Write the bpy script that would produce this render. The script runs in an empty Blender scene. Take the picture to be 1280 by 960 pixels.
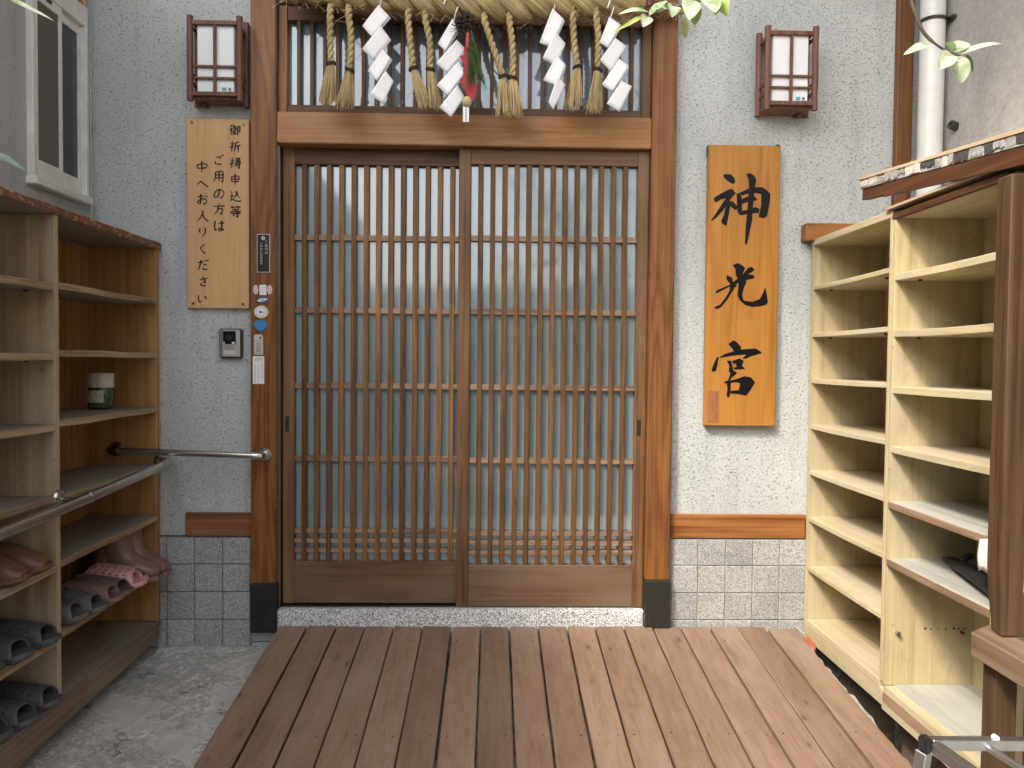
import bpy, bmesh, math, random
from math import sin, cos, pi, radians
from mathutils import Vector, Matrix
random.seed(7)
sc = bpy.context.scene
COL = sc.collection

# ---------------------------------------------------------------- camera
def make_camera():
    cd = bpy.data.cameras.new('camera')
    cd.sensor_fit = 'HORIZONTAL'
    cd.angle = 2*math.atan(640/957.0)
    cd.clip_start = 0.02
    cd.clip_end = 300
    p, y, r = 0.0298, 0.0246, 0.0096
    f = Vector((sin(y), cos(y), 0)); rt = Vector((cos(y), -sin(y), 0)); up = Vector((0, 0, 1))
    f2 = cos(p)*f - sin(p)*up; up2 = sin(p)*f + cos(p)*up
    rt3 = cos(r)*rt + sin(r)*up2; up3 = -sin(r)*rt + cos(r)*up2
    m = Matrix(((rt3.x, up3.x, -f2.x, 0.0), (rt3.y, up3.y, -f2.y, -3.05), (rt3.z, up3.z, -f2.z, 1.145), (0, 0, 0, 1)))
    c = bpy.data.objects.new('camera', cd); COL.objects.link(c)
    c.matrix_world = m
    sc.camera = c
make_camera()

# ---------------------------------------------------------------- sky, sun, exposure
SUN_TO = Vector((-0.68, -0.66, 1.0)).normalized()
SUN_EL = math.asin(SUN_TO.z)
SUN_ROT = math.atan2(SUN_TO.x, SUN_TO.y)
w = bpy.data.worlds.new('World'); sc.world = w; w.use_nodes = True
wn, wl = w.node_tree.nodes, w.node_tree.links
bg = wn['Background']
sky = wn.new('ShaderNodeTexSky'); sky.sky_type = 'NISHITA'; sky.sun_disc = False
sky.sun_elevation = SUN_EL; sky.sun_rotation = SUN_ROT; sky.dust_density = 4.0; sky.air_density = 1.0
hs = wn.new('ShaderNodeHueSaturation'); hs.inputs['Saturation'].default_value = 0.45
wl.new(sky.outputs[0], hs.inputs['Color']); wl.new(hs.outputs[0], bg.inputs['Color'])
bg.inputs['Strength'].default_value = 0.15
sd = bpy.data.lights.new('sun', 'SUN'); sd.energy = 1.6; sd.angle = radians(9); sd.color = (1.0, 0.91, 0.77)
so = bpy.data.objects.new('sun', sd); COL.objects.link(so)
so.rotation_euler = SUN_TO.to_track_quat('Z', 'Y').to_euler()
sc.view_settings.view_transform = 'Standard'; sc.view_settings.look = 'None'
sc.view_settings.exposure = 1.6; sc.view_settings.gamma = 1.0
sc.cycles.max_bounces = 12; sc.cycles.diffuse_bounces = 8
sc.cycles.use_denoising = True

# ---------------------------------------------------------------- materials
class NT:
    def __init__(s, name):
        s.m = bpy.data.materials.new(name); s.m.use_nodes = True
        s.n, s.l = s.m.node_tree.nodes, s.m.node_tree.links
        s.b = s.n['Principled BSDF']
        s.out = s.n['Material Output']
    def node(s, t, **kw):
        n = s.n.new(t)
        for k, v in kw.items(): setattr(n, k, v)
        return n
    def link(s, a, b): s.l.new(a, b)
    def val(s, sock, v): sock.default_value = v
    def coord(s, scale=(1, 1, 1), rand=True, uv=False):
        tc = s.node('ShaderNodeTexCoord')
        src = tc.outputs['UV' if uv else 'Object']
        if rand and not uv:
            oi = s.node('ShaderNodeObjectInfo')
            mu = s.node('ShaderNodeMath', operation='MULTIPLY'); mu.inputs[1].default_value = 37.0
            s.link(oi.outputs['Random'], mu.inputs[0])
            ad = s.node('ShaderNodeVectorMath', operation='ADD')
            s.link(src, ad.inputs[0]); s.link(mu.outputs[0], ad.inputs[1]); src = ad.outputs[0]
        mp = s.node('ShaderNodeMapping'); mp.inputs['Scale'].default_value = scale
        s.link(src, mp.inputs['Vector'])
        return mp.outputs[0]
    def noise(s, vec, scale, detail=4, rough=.55, dist=0.0):
        n = s.node('ShaderNodeTexNoise'); s.link(vec, n.inputs['Vector'])
        n.inputs['Scale'].default_value = scale; n.inputs['Detail'].default_value = detail
        n.inputs['Roughness'].default_value = rough; n.inputs['Distortion'].default_value = dist
        return n.outputs['Fac']
    def voro(s, vec, scale, feature='F1', out='Distance', rnd=1.0):
        n = s.node('ShaderNodeTexVoronoi', feature=feature); s.link(vec, n.inputs['Vector'])
        n.inputs['Scale'].default_value = scale; n.inputs['Randomness'].default_value = rnd
        return n.outputs[out]
    def ramp(s, fac, stops):
        n = s.node('ShaderNodeValToRGB'); s.link(fac, n.inputs['Fac'])
        e = n.color_ramp.elements
        while len(e) > 1: e.remove(e[-1])
        e[0].position = stops[0][0]; e[0].color = col(stops[0][1])
        for p, c in stops[1:]:
            x = e.new(p); x.color = col(c)
        return n.outputs['Color']
    def mix(s, fac, a, b, mode='MIX'):
        n = s.node('ShaderNodeMix', data_type='RGBA', blend_type=mode)
        for sock, v in ((n.inputs[0], fac), (n.inputs[6], a), (n.inputs[7], b)):
            if hasattr(v, 'is_linked') or isinstance(v, bpy.types.NodeSocket): s.link(v, sock)
            else: sock.default_value = col(v) if sock.type == 'RGBA' else v
        return n.outputs[2]
    def math(s, op, a, b=0.0):
        n = s.node('ShaderNodeMath', operation=op)
        for i, v in enumerate((a, b)):
            if isinstance(v, bpy.types.NodeSocket): s.link(v, n.inputs[i])
            else: n.inputs[i].default_value = v
        return n.outputs[0]
    def bump(s, h, strength=.3, dist=.002):
        n = s.node('ShaderNodeBump'); n.inputs['Strength'].default_value = strength; n.inputs['Distance'].default_value = dist
        s.link(h, n.inputs['Height']); s.link(n.outputs[0], s.b.inputs['Normal'])
    def color(s, v):
        if isinstance(v, bpy.types.NodeSocket): s.link(v, s.b.inputs['Base Color'])
        else: s.b.inputs['Base Color'].default_value = col(v)
    def set(s, **kw):
        for k, v in kw.items():
            k = k.replace('_', ' ')
            if isinstance(v, bpy.types.NodeSocket): s.link(v, s.b.inputs[k])
            else: s.b.inputs[k].default_value = v
        return s
def col(c):
    if isinstance(c, (int, float)): return (c, c, c, 1)
    return tuple(c) if len(c) == 4 else (*c, 1)

def axis_scale(axis, along, across):
    return tuple(along if a == axis else across for a in 'XYZ')

def wood(name, dark, mid, light, axis='Z', rough=.55, grain=1.0, grey=None, greyamt=.0, vary=.25, blotch=.45, knots=False, specks=False, bump=.25, arch=False, streak=0.0):
    t = NT(name)
    v1 = t.coord(axis_scale(axis, .9, 11))
    v2 = t.coord(axis_scale(axis, .8, 120))
    v3 = t.coord(axis_scale(axis, 1.2, 4))
    n1 = t.noise(v1, 2.2*grain, 5, .6, 1.2)
    n2 = t.noise(v2, 1.0*grain, 3, .6, .3)
    n3 = t.noise(v3, 1.6, 3, .5)
    if arch:
        va = t.coord(axis_scale(axis, .55, 7.5))
        nc = t.noise(va, 1.0, 1.5, .45, .25)
        band = t.math('ADD', t.math('MULTIPLY', t.math('SINE', t.math('MULTIPLY', nc, 75*grain)), .5), .5)
        band = t.math('POWER', band, 2.0)
        n1 = t.math('SUBTRACT', t.math('ADD', t.math('MULTIPLY', n1, .75), .17), t.math('MULTIPLY', band, .20))
    n4 = t.noise(t.coord(axis_scale(axis, .5, 50)), 1.0*grain, 4, .65, .35)
    f = t.math('ADD', t.math('ADD', t.math('MULTIPLY', n1, blotch), t.math('MULTIPLY', n2, (1-blotch)*.5)), t.math('MULTIPLY', n4, (1-blotch)*.5))
    c = t.ramp(f, [(.33, tuple(x*.75 for x in dark)), (.42, dark), (.52, mid), (.66, light)])
    if grey is not None:
        g = t.ramp(t.math('ADD', t.math('MULTIPLY', n3, .75), t.math('MULTIPLY', n2, .25)), [(.5-greyamt*.35, 0), (.72-greyamt*.35, 1)])
        c = t.mix(t.math('MULTIPLY', g, min(1, .55+greyamt*.5)), c, grey)
    oi = t.node('ShaderNodeObjectInfo')
    k = t.math('ADD', t.math('MULTIPLY', oi.outputs['Random'], vary), 1-vary*.5)
    c = t.mix(1.0, c, k, 'MULTIPLY')
    lowv = t.ramp(n3, [(.3, .88), (.7, 1.06)])
    c = t.mix(1.0, c, lowv, 'MULTIPLY')
    if streak:
        vs = t.coord(axis_scale(axis, .35, 26))
        sN = t.noise(vs, 2.0, 4, .6, .4)
        c = t.mix(t.math('MULTIPLY', t.ramp(sN, [(.52, 0), (.68, 1)]), streak), c, tuple(x*.45 for x in dark))
    if specks:
        d2 = t.voro(t.coord(axis_scale(axis, 20, 26)), 1.0)
        msk = t.ramp(t.noise(t.coord(), 5, 4, .6), [(.5, 0), (.62, 1)])
        c = t.mix(t.math('MULTIPLY', t.math('MULTIPLY', t.ramp(d2, [(.06, 1), (.12, 0)]), msk), .7), c, (.09, .07, .05))
        gr = t.ramp(t.noise(t.coord(axis_scale(axis, 4, 9)), 1.4, 6, .7, .8), [(.52, 0), (.75, 1)])
        c = t.mix(t.math('MULTIPLY', gr, .4), c, tuple(x*.55 for x in dark))
    if knots:
        vk = t.coord(axis_scale(axis, 4.2, 12))
        d = t.voro(vk, 1.0)
        kk = t.ramp(d, [(.05, 1), (.11, 0)])
        c = t.mix(t.math('MULTIPLY', kk, .75), c, tuple(x*.35 for x in dark))
        ring = t.ramp(d, [(.10, 0), (.16, 1), (.2, 0)])
        c = t.mix(t.math('MULTIPLY', ring, .3), c, tuple(x*.7 for x in dark))
    t.color(c)
    t.set(Roughness=t.math('ADD', t.math('MULTIPLY', n2, .25), rough-.12), Specular_IOR_Level=.35)
    t.bump(t.math('ADD', n2, t.math('MULTIPLY', n1, .6)), bump, .0015)
    return t.m

def plain(name, c, rough=.5, metal=0, spec=.5, noise_amt=.12, scale=40, bump=0.0):
    t = NT(name)
    v = t.coord()
    n = t.noise(v, scale, 4)
    t.color(t.mix(1.0, c, t.ramp(n, [(.3, 1-noise_amt), (.7, 1+noise_amt)]), 'MULTIPLY'))
    t.set(Roughness=rough, Metallic=metal, Specular_IOR_Level=spec)
    if bump: t.bump(n, bump, .002)
    return t.m

M = {}
# stucco with short dark pits
def stucco(name, base, pit, dirt, amt=1.0):
    t = NT(name)
    v = t.coord((1, 1, 1.5), rand=False)
    p = t.noise(v, 98, 3, .62, .6)
    p2 = t.noise(v, 150, 2, .5, .5)
    lo = t.noise(t.coord((1.3, 1.3, .8), rand=False), 1.6, 4, .6)
    fine = t.noise(t.coord(rand=False), 420, 2)
    mask = t.ramp(p, [(.30, 1), (.455, 0)])
    c = t.mix(t.ramp(lo, [(.38, 0), (.66, 1)]), base, dirt)
    c = t.mix(1.0, c, t.ramp(fine, [(.3, .86), (.7, 1.1)]), 'MULTIPLY')
    c = t.mix(t.math('MULTIPLY', mask, .78*amt), c, pit)
    c = t.mix(t.math('MULTIPLY', t.ramp(p2, [(.3, 1), (.4, 0)]), .3*amt), c, pit)
    strk = t.noise(t.coord((9, 9, .7), rand=False), 1.5, 4, .6)
    c = t.mix(t.math('MULTIPLY', t.ramp(strk, [(.52, 0), (.75, 1)]), .38), c, tuple(x*.62 for x in dirt))
    t.color(c); t.set(Roughness=.92, Specular_IOR_Level=.15)
    t.bump(t.math('SUBTRACT', p2, t.math('MULTIPLY', mask, 1.5)), .55, .0035)
    return t.m
M['stucco'] = stucco('pitted stucco', (0.5713, 0.5952, 0.5824), (0.1541, 0.1581, 0.1550), (0.4715, 0.4929, 0.4837))
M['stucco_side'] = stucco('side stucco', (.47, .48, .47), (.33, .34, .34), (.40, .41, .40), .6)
def plaster(name, base, stain):
    t = NT(name)
    a = t.noise(t.coord((3, 3, 1), rand=False), 1.4, 8, .7, .6)
    b = t.noise(t.coord(rand=False), 60, 6, .65)
    st = t.noise(t.coord((2, 7, 7), rand=False), 2.2, 6, .75, 1.5)
    c = t.mix(t.ramp(a, [(.35, 0), (.75, 1)]), base, stain)
    c = t.mix(1.0, c, t.ramp(b, [(.3, .8), (.7, 1.1)]), 'MULTIPLY')
    c = t.mix(t.math('MULTIPLY', t.ramp(st, [(.6, 0), (.68, 1)]), .5), c, tuple(x*.4 for x in stain))
    t.color(c); t.set(Roughness=.9, Specular_IOR_Level=.2)
    t.bump(t.math('ADD', b, a), .5, .006)
    return t.m
M['plaster'] = plaster('weathered plaster', (.50, .48, .46), (.34, .325, .31))
def speckle(name, cols, scale, rough=.6, bump=.2, var=.15):
    t = NT(name)
    v = t.coord()
    cell = t.node('ShaderNodeTexVoronoi'); t.link(v, cell.inputs['Vector']); cell.inputs['Scale'].default_value = scale
    sep = t.node('ShaderNodeSeparateColor'); t.link(cell.outputs['Color'], sep.inputs[0])
    n = t.noise(v, scale*.35, 4, .7)
    f = t.math('ADD', t.math('MULTIPLY', sep.outputs[0], .6), t.math('MULTIPLY', n, .4))
    k = len(cols)
    c = t.ramp(f, [(.22+.56*i/(k-1), cc) for i, cc in enumerate(cols)])
    lo = t.noise(v, 3, 3)
    c = t.mix(1.0, c, t.ramp(lo, [(.3, 1-var), (.7, 1+var)]), 'MULTIPLY')
    oi = t.node('ShaderNodeObjectInfo')
    c = t.mix(1.0, c, t.math('ADD', t.math('MULTIPLY', oi.outputs['Random'], .16), .92), 'MULTIPLY')
    t.color(c); t.set(Roughness=rough); t.bump(n, bump, .0015)
    return t.m
M['tile'] = speckle('granite look tile', [(.20, .20, .195), (.36, .355, .34), (.47, .465, .45)], 260, .55, .35)
M['tile_dark'] = speckle('cooler granite look tile', [(0.2040, 0.2100, 0.2040), (0.3480, 0.3540, 0.3420), (0.4560, 0.4620, 0.4500)], 260, .6, .35)  # second tile tone, slightly cooler grey, for the tiles left of the door
M['granite'] = speckle('white granite', [(.10, .10, .105), (.40, .41, .42), (.66, .67, .67), (.80, .80, .79)], 270, .4, .1, .06)
M['grout_pale'] = plain('pale grout', (.30, .295, .28), .9, noise_amt=.2)
M['grout'] = plain('grout', (.20, .205, .20), .9, noise_amt=.25)
M['mortar'] = plain('mortar', (.28, .265, .245), .95, noise_amt=.4, scale=60, bump=.8)
# woods
M['post'] = wood('stained door post', (0.1500, 0.0580, 0.0154), (0.2368, 0.0954, 0.0264), (0.3158, 0.1342, 0.0412), 'Z', .45, 1.0, vary=.12, arch=True)
M['post_x'] = wood('stained lintel', (0.2863, 0.1289, 0.0424), (0.3924, 0.1888, 0.0680), (0.4773, 0.2395, 0.0945), 'X', .45, 1.0, vary=.12)
M['band'] = wood('orange stained band', (0.1672, 0.0572, 0.0176), (0.2992, 0.1188, 0.0352), (0.3872, 0.1672, 0.0528), 'X', .5, .8, vary=.1, arch=True)
M['band_dark'] = wood('brown band', (0.1418, 0.0607, 0.0243), (0.2410, 0.1013, 0.0389), (0.3260, 0.1418, 0.0608), 'X', .5, .8, vary=.1)
M['frame_x'] = wood('door rail wood', (0.0837, 0.0358, 0.0153), (0.1444, 0.0680, 0.0305), (0.1977, 0.1003, 0.0465), 'X', .55, grey=(0.1672, 0.1074, 0.0664), greyamt=.2, vary=.2)
M['frame_z'] = wood('door stile wood', (0.0957, 0.0424, 0.0161), (0.1646, 0.0806, 0.0334), (0.2220, 0.1161, 0.0500), 'Z', .55, grey=(0.1838, 0.1196, 0.0667), greyamt=.25, vary=.2)
M['bar'] = wood('lattice bar wood', (0.1011, 0.0451, 0.0146), (0.1827, 0.0901, 0.0313), (0.2644, 0.1387, 0.0512), 'Z', .5, 1.6, vary=.75)
M['bar_x'] = wood('lattice rail wood', (0.1688, 0.1041, 0.0653), (0.2687, 0.1813, 0.1247), (0.3625, 0.2572, 0.1841), 'X', .5, 1.2, vary=.2)
M['kick'] = wood('kickboard wood', (0.0977, 0.0466, 0.0215), (0.1614, 0.0864, 0.0448), (0.2103, 0.1198, 0.0646), 'X', .6, .7, grey=(0.1652, 0.1098, 0.0717), greyamt=.4, vary=.15)
M['transom_bar'] = wood('transom bar wood', (0.0734, 0.0323, 0.0167), (0.1271, 0.0606, 0.0332), (0.1955, 0.1026, 0.0586), 'Z', .5, vary=.3)
M['deck'] = wood('deck board wood', (0.2059, 0.1290, 0.0856), (0.2470, 0.1573, 0.1063), (0.2916, 0.1908, 0.1319), 'Y', .62, .75, grey=(0.2615, 0.1992, 0.1477), greyamt=.1, vary=.36, knots=True, bump=.5, blotch=.28, specks=True)
M['shelf_l'] = wood('old plywood', (0.3120, 0.2040, 0.1056), (0.4440, 0.3060, 0.1740), (0.5640, 0.4200, 0.2580), 'Z', .7, .6, grey=(0.3960, 0.3360, 0.2520), greyamt=.35, vary=.15, specks=True)
M['shelf_lo'] = wood('amber plywood', (0.2581, 0.1238, 0.0377), (0.3763, 0.1935, 0.0667), (0.4839, 0.2688, 0.1076), 'Z', .6, .6, vary=.12, specks=True)
M['shelf_ly'] = wood('worn shelf board', (0.1792, 0.1288, 0.0840), (0.3024, 0.2240, 0.1456), (0.4256, 0.3248, 0.2128), 'Y', .7, .7, grey=(0.2688, 0.2408, 0.2072), greyamt=.6, vary=.2, bump=.4, streak=.35, specks=True)
M['edge_ply'] = wood('worn plywood edge', (.20, .135, .075), (.36, .27, .165), (.50, .40, .27), 'Y', .7, 1.0, vary=.2, streak=.25)
M['plinth'] = wood('dirty plinth board', (0.1320, 0.0825, 0.0550), (0.2200, 0.1485, 0.0990), (0.3300, 0.2310, 0.1595), 'Y', .7, .8, grey=(0.2420, 0.1980, 0.1540), greyamt=.5, vary=.1, streak=.4)
M['cream'] = wood('cream painted plywood', (0.4593, 0.3762, 0.1958), (0.5691, 0.4725, 0.2651), (0.6390, 0.5367, 0.3181), 'Z', .55, .9, grey=(0.3994, 0.3441, 0.2366), greyamt=.3, vary=.1, bump=.2, streak=.12, specks=True)
M['cream_y'] = wood('cream painted shelf', (0.4693, 0.3899, 0.2171), (0.5892, 0.4954, 0.2964), (0.6590, 0.5596, 0.3506), 'Y', .5, .9, grey=(0.4393, 0.3899, 0.3006), greyamt=.35, vary=.1, bump=.2, streak=.15, specks=True)
M['white_y'] = wood('whitewashed shelf', (0.3404, 0.3330, 0.2960), (0.4070, 0.3996, 0.3626), (0.4588, 0.4514, 0.4144), 'Y', .5, .5, vary=.06, bump=.12, specks=True)
M['raw_y'] = wood('raw plywood edge', (0.1920, 0.1200, 0.0720), (0.2880, 0.1920, 0.1200), (0.3680, 0.2640, 0.1760), 'Y', .7, 1.0, vary=.1)
M['brown_z'] = wood('brown painted timber', (0.1105, 0.0425, 0.0153), (0.1700, 0.0723, 0.0272), (0.2295, 0.1062, 0.0425), 'Z', .5, vary=.1)
M['timber_z'] = wood('shade darkened weathered post', (0.0468, 0.0225, 0.0087), (0.0780, 0.0412, 0.0168), (0.1123, 0.0624, 0.0281), 'Z', .65, grey=(0.0811, 0.0562, 0.0312), greyamt=.1, vary=.2)  # darker overall, the lean-to roof's shade is put into the timber colour
M['timber_y'] = wood('weathered timber beam', (0.1200, 0.0680, 0.0360), (0.2000, 0.1240, 0.0720), (0.2800, 0.1840, 0.1160), 'Y', .65, grey=(0.2160, 0.1600, 0.1120), greyamt=.35, vary=.2)
M['fascia'] = wood('dark brown fascia', (.07, .027, .011), (.10, .040, .017), (.135, .058, .025), 'Y', .55, vary=.1)
M['light_ply'] = wood('light plywood', (.46, .33, .20), (.58, .45, .30), (.66, .54, .38), 'Y', .6, vary=.1)
M['sign_l'] = wood('pale cedar sign board', (0.6003, 0.3513, 0.1576), (0.6548, 0.3932, 0.1881), (0.6985, 0.4299, 0.2135), 'Z', .5, 1.3, vary=0, bump=.08)
M['sign_r'] = wood('amber zelkova sign board', (.385, .165, .028), (.44, .195, .038), (.50, .235, .052), 'Z', .45, .8, vary=0, arch=True, bump=.1)
M['lantern_wood'] = wood('dark lantern wood', (0.1048, 0.0444, 0.0271), (0.1786, 0.0789, 0.0518), (0.2465, 0.1172, 0.0764), 'Z', .5, vary=.2)
def chipped():
    t = NT('chipped red brown paint')
    n = t.noise(t.coord((1, 6, 14)), 6, 5, .65, .5)
    s = t.noise(t.coord((4, 2, 60)), 3, 3)
    under = t.ramp(s, [(.3, (.35, .24, .15)), (.7, (.52, .40, .27))])
    paint = t.ramp(s, [(.3, (.13, .055, .03)), (.7, (.20, .09, .052))])
    t.color(t.mix(t.ramp(n, [(.56, 0), (.6, 1)]), paint, under)); t.set(Roughness=.65)
    t.bump(n, .4, .002); return t.m
M['chipped'] = chipped()
M['black_shoe'] = plain('black post sleeve', (.012, .011, .010), .55, noise_amt=.4, scale=25)
def streaked():
    t = NT('scuffed dark post sleeve')
    n = t.noise(t.coord((60, 60, 4)), 1.0, 4, .7)
    m = t.noise(t.coord((1, 1, 1)), 22, 4, .6)
    t.color(t.mix(t.ramp(t.math('MULTIPLY', n, t.math('ADD', m, .5)), [(.62, 0), (.78, .7)]), (.018, .0175, .013), (.28, .29, .26)))
    t.set(Roughness=.5); return t.m
M['streaked'] = streaked()
# concrete ground
def concrete():
    t = NT('worn concrete')
    v = t.coord(rand=False)
    big = t.noise(v, 2.1, 5, .6, .8)
    mid = t.noise(v, 14, 6, .7)
    fine = t.noise(t.coord((1, 1.4, 1), rand=False), 85, 4, .7)
    cell = t.voro(v, 110)
    vn = t.node('ShaderNodeTexVoronoi'); t.link(t.coord((1, .8, 1), rand=False), vn.inputs['Vector']); vn.inputs['Scale'].default_value = 95
    sp = t.node('ShaderNodeSeparateColor'); t.link(vn.outputs['Color'], sp.inputs[0])
    patch = t.ramp(big, [(.41, 0), (.47, 1)])
    rough_c = t.ramp(t.math('ADD', t.math('ADD', t.math('MULTIPLY', fine, .42), t.math('MULTIPLY', mid, .42)), t.math('MULTIPLY', sp.outputs[0], .16)),  [(.30, (.25, .245, .23)), (.42, (.34, .335, .315)), (.50, (.395, .39, .37)), (.57, (.46, .455, .435)), (.61, (.64, .64, .62))])
    smooth_c = t.ramp(mid, [(.3, (.36, .35, .325)), (.7, (.50, .49, .465))])
    c = t.mix(patch, smooth_c, rough_c)
    st = t.noise(v, 4.5, 5, .65, .5)
    c = t.mix(t.math('MULTIPLY', t.ramp(st, [(.5, 0), (.75, 1)]), .28), c, (.19, .185, .17))
    edge = t.ramp(big, [(.425, 0), (.445, 1), (.465, 0)])
    c = t.mix(t.math('MULTIPLY', edge, .5), c, (.60, .59, .56))
    crk = t.ramp(t.math('ABSOLUTE', t.math('SUBTRACT', t.noise(t.coord((1.2, 2.5, 1), rand=False), 1.1, 6, .6), .5)), [(.002, 1), (.006, 0)])
    c = t.mix(t.math('MULTIPLY', crk, t.ramp(st, [(.5, 0), (.56, .8)])), c, (.05, .048, .042))
    c = t.mix(1.0, c, (1.18, 1.18, 1.15), 'MULTIPLY')
    t.color(c); t.set(Roughness=.85, Specular_IOR_Level=.3)
    t.bump(t.math('ADD', t.math('MULTIPLY', t.math('MULTIPLY', patch, fine), 1.0), t.math('MULTIPLY', mid, .8)), .9, .006)
    return t.m
M['concrete'] = concrete()
# glass
def film_glass(name, c1, c2, rough, spec, bumpy, folds=False, coat=1.0, cior=2.0, crough=.012):
    t = NT(name)
    v = t.coord((1, 1, 1), rand=False)
    n = t.noise(v, 1.3, 3, .5)
    if folds: n = t.ramp(t.noise(t.coord((22, 1, 1.6), rand=False), 1.0, 3, .6, .4), [(.35, 0), (.65, 1)])
    t.color(t.mix(n, c1, c2))
    t.set(Roughness=rough, IOR=1.5, Specular_IOR_Level=spec)
    t.b.inputs['Coat Weight'].default_value = coat; t.b.inputs['Coat Roughness'].default_value = crough; t.b.inputs['Coat IOR'].default_value = cior
    t.bump(t.noise(t.coord((3, 3, 1), rand=False), 5, 2, .4), bumpy, .002)
    return t.m
M['door_glass'] = film_glass('frosted door glass', (0.1577, 0.2049, 0.2137), (0.2079, 0.2606, 0.2688), .30, .8, .03, False, 1.0, 2.15, .06)
M['transom_glass'] = film_glass('transom glass', (0.1304, 0.1773, 0.2025), (0.2955, 0.3796, 0.4219), .05, 1.0, .05, True, 1.0, 1.65, .02)
M['dark_pane'] = film_glass('dark window glass', (.012, .02, .02), (.03, .045, .044), .04, .5, .02, False, .3, 1.5)
M['mesh_pane'] = film_glass('grey insect screen', (.085, .085, .078), (.15, .148, .138), .6, .2, .02, False, 0, 1.5)
M['window_frame'] = plain('ivory window frame', (.68, .68, .64), .45, noise_amt=.12, scale=14)
# metals, plastics, cloth
M['steel'] = plain('brushed steel', (0.5880, 0.5740, 0.5460), .28, 1.0, noise_amt=.1)
M['steel_dark'] = plain('tarnished steel', (.14, .135, .12), .35, 1.0, noise_amt=.2)
M['alu'] = plain('aluminium', (.55, .56, .57), .38, 1.0, noise_amt=.08)
M['brass'] = plain('aged brass', (.32, .22, .09), .35, 1.0)
M['black_plastic'] = plain('black plastic', (.018, .018, .02), .4)
M['paper'] = plain('white washi paper', (.83, .83, .82), .8, noise_amt=.04, scale=25)
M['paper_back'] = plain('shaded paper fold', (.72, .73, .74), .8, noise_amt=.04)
M['shoji'] = plain('shoji acrylic', (.80, .81, .81), .5, noise_amt=.03, scale=8)
M['white_pvc'] = plain('white drain pipe', (.72, .72, .69), .32, noise_amt=.08, scale=9)
M['ink'] = plain('black lacquer ink', (.004, .004, .005), .45, spec=.25, noise_amt=0)
M['ink_brown'] = plain('dark brown brush ink', (.022, .011, .007), .6, noise_amt=0)
M['red'] = plain('red ribbon', (.33, .010, .018), .6, noise_amt=.15)
M['red_paint'] = plain('red painted edge', (.40, .045, .045), .5)
M['pinecone'] = plain('dark pine cone', (.035, .018, .012), .8, noise_amt=.4)
M['slipper'] = plain('charcoal rubber', (0.0676, 0.0676, 0.0728), .62, noise_amt=.18, scale=50)
M['slipper_grey'] = plain('grey rubber', (0.1020, 0.0984, 0.0960), .62, noise_amt=.18, scale=50)
M['slipper_mauve'] = plain('dusty mauve rubber', (.20, .115, .105), .6, noise_amt=.15)
M['slipper_brown'] = plain('grey brown rubber', (.13, .085, .075), .6, noise_amt=.15)
M['slipper_pink'] = plain('pink rubber', (.62, .33, .34), .55, noise_amt=.1)
M['boot'] = plain('mauve brown boot rubber', (.21, .12, .105), .3, noise_amt=.12, scale=12)
M['clog'] = plain('brown clog rubber', (.15, .072, .042), .38, noise_amt=.12, scale=15)
M['jar_lid'] = plain('white jar lid', (.52, .50, .46), .4, noise_amt=.06)
M['jar_glass'] = plain('green jar glass', (.045, .075, .035), .12, noise_amt=.5, scale=60)
M['jar_label'] = plain('pale jar label', (.42, .44, .38), .5, noise_amt=.35, scale=120)
M['umbrella'] = plain('black umbrella cloth', (0.0056, 0.0052, 0.0056), .7, noise_amt=.3)
M['curtain'] = plain('pale curtain', (.55, .62, .66), .9)
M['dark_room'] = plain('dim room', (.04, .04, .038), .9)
M['brick'] = plain('chipped red brick', (.42, .13, .075), .9, noise_amt=.4, scale=50, bump=.8)
M['shingle_a'] = plain('grey flaked shingle', (.34, .33, .31), .9, noise_amt=.35, scale=90, bump=.8)
M['shingle_b'] = plain('dark flaked shingle', (.06, .055, .05), .9, noise_amt=.4, scale=90, bump=.8)
M['shingle_c'] = plain('pale flaked shingle', (.60, .54, .46), .9, noise_amt=.3, scale=90, bump=.8)
M['bark'] = plain('bark', (.10, .075, .055), .9, noise_amt=.4, scale=30, bump=.8)
M['far_wall'] = plain('darkened house wall', (.15, .15, .14), .9)  # unseen wall, colour darkened to dim its reflection in the glass
M['far_roof'] = plain('opposite house roof', (.10, .11, .12), .7)
M['eave'] = plain('eave board', (.16, .10, .06), .7)
def flat(name, c, rough=.5): return plain(name, c, rough, noise_amt=.03)
for k, c in dict(blue=(.03, .22, .52), navy=(.03, .10, .22), teal_ink=(.16, .36, .50), pink_print=(.60, .16, .20), sticker_white=(.80, .79, .77), gold=(.50, .38, .14), label_grey=(.55, .53, .48), plaque=(.010, .010, .011), silver=(.42, .40, .37), print_grey=(.16, .16, .17), plate_brown=(.34, .135, .055), tan_sign=(.58, .40, .20), cyan_ink=(.10, .38, .46)).items():
    M[k] = flat(k.replace('_', ' '), c)
def straw(name, a, b, c3, uscale, vscale):
    t = NT(name)
    n = t.noise(t.coord((uscale, vscale, 1), uv=True), 1.0, 4, .65, .2)
    lo = t.noise(t.coord(rand=True), 14, 3)
    c = t.ramp(n, [(.3, a), (.5, b), (.72, c3)])
    c = t.mix(1.0, c, t.ramp(lo, [(.3, .8), (.7, 1.15)]), 'MULTIPLY')
    t.color(c); t.set(Roughness=.75, Specular_IOR_Level=.25); t.bump(n, .9, .004); return t.m
M['straw'] = straw('rice straw rope', (.14, .09, .035), (.40, .30, .14), (.60, .48, .27), 5, 26)
M['straw_cord'] = straw('rice straw cord', (.25, .17, .07), (.48, .365, .18), (.64, .52, .30), 5, 16)
M['straw_fibre'] = straw('loose straw', (.36, .26, .12), (.54, .42, .22), (.68, .56, .33), 3, 2)
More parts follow.
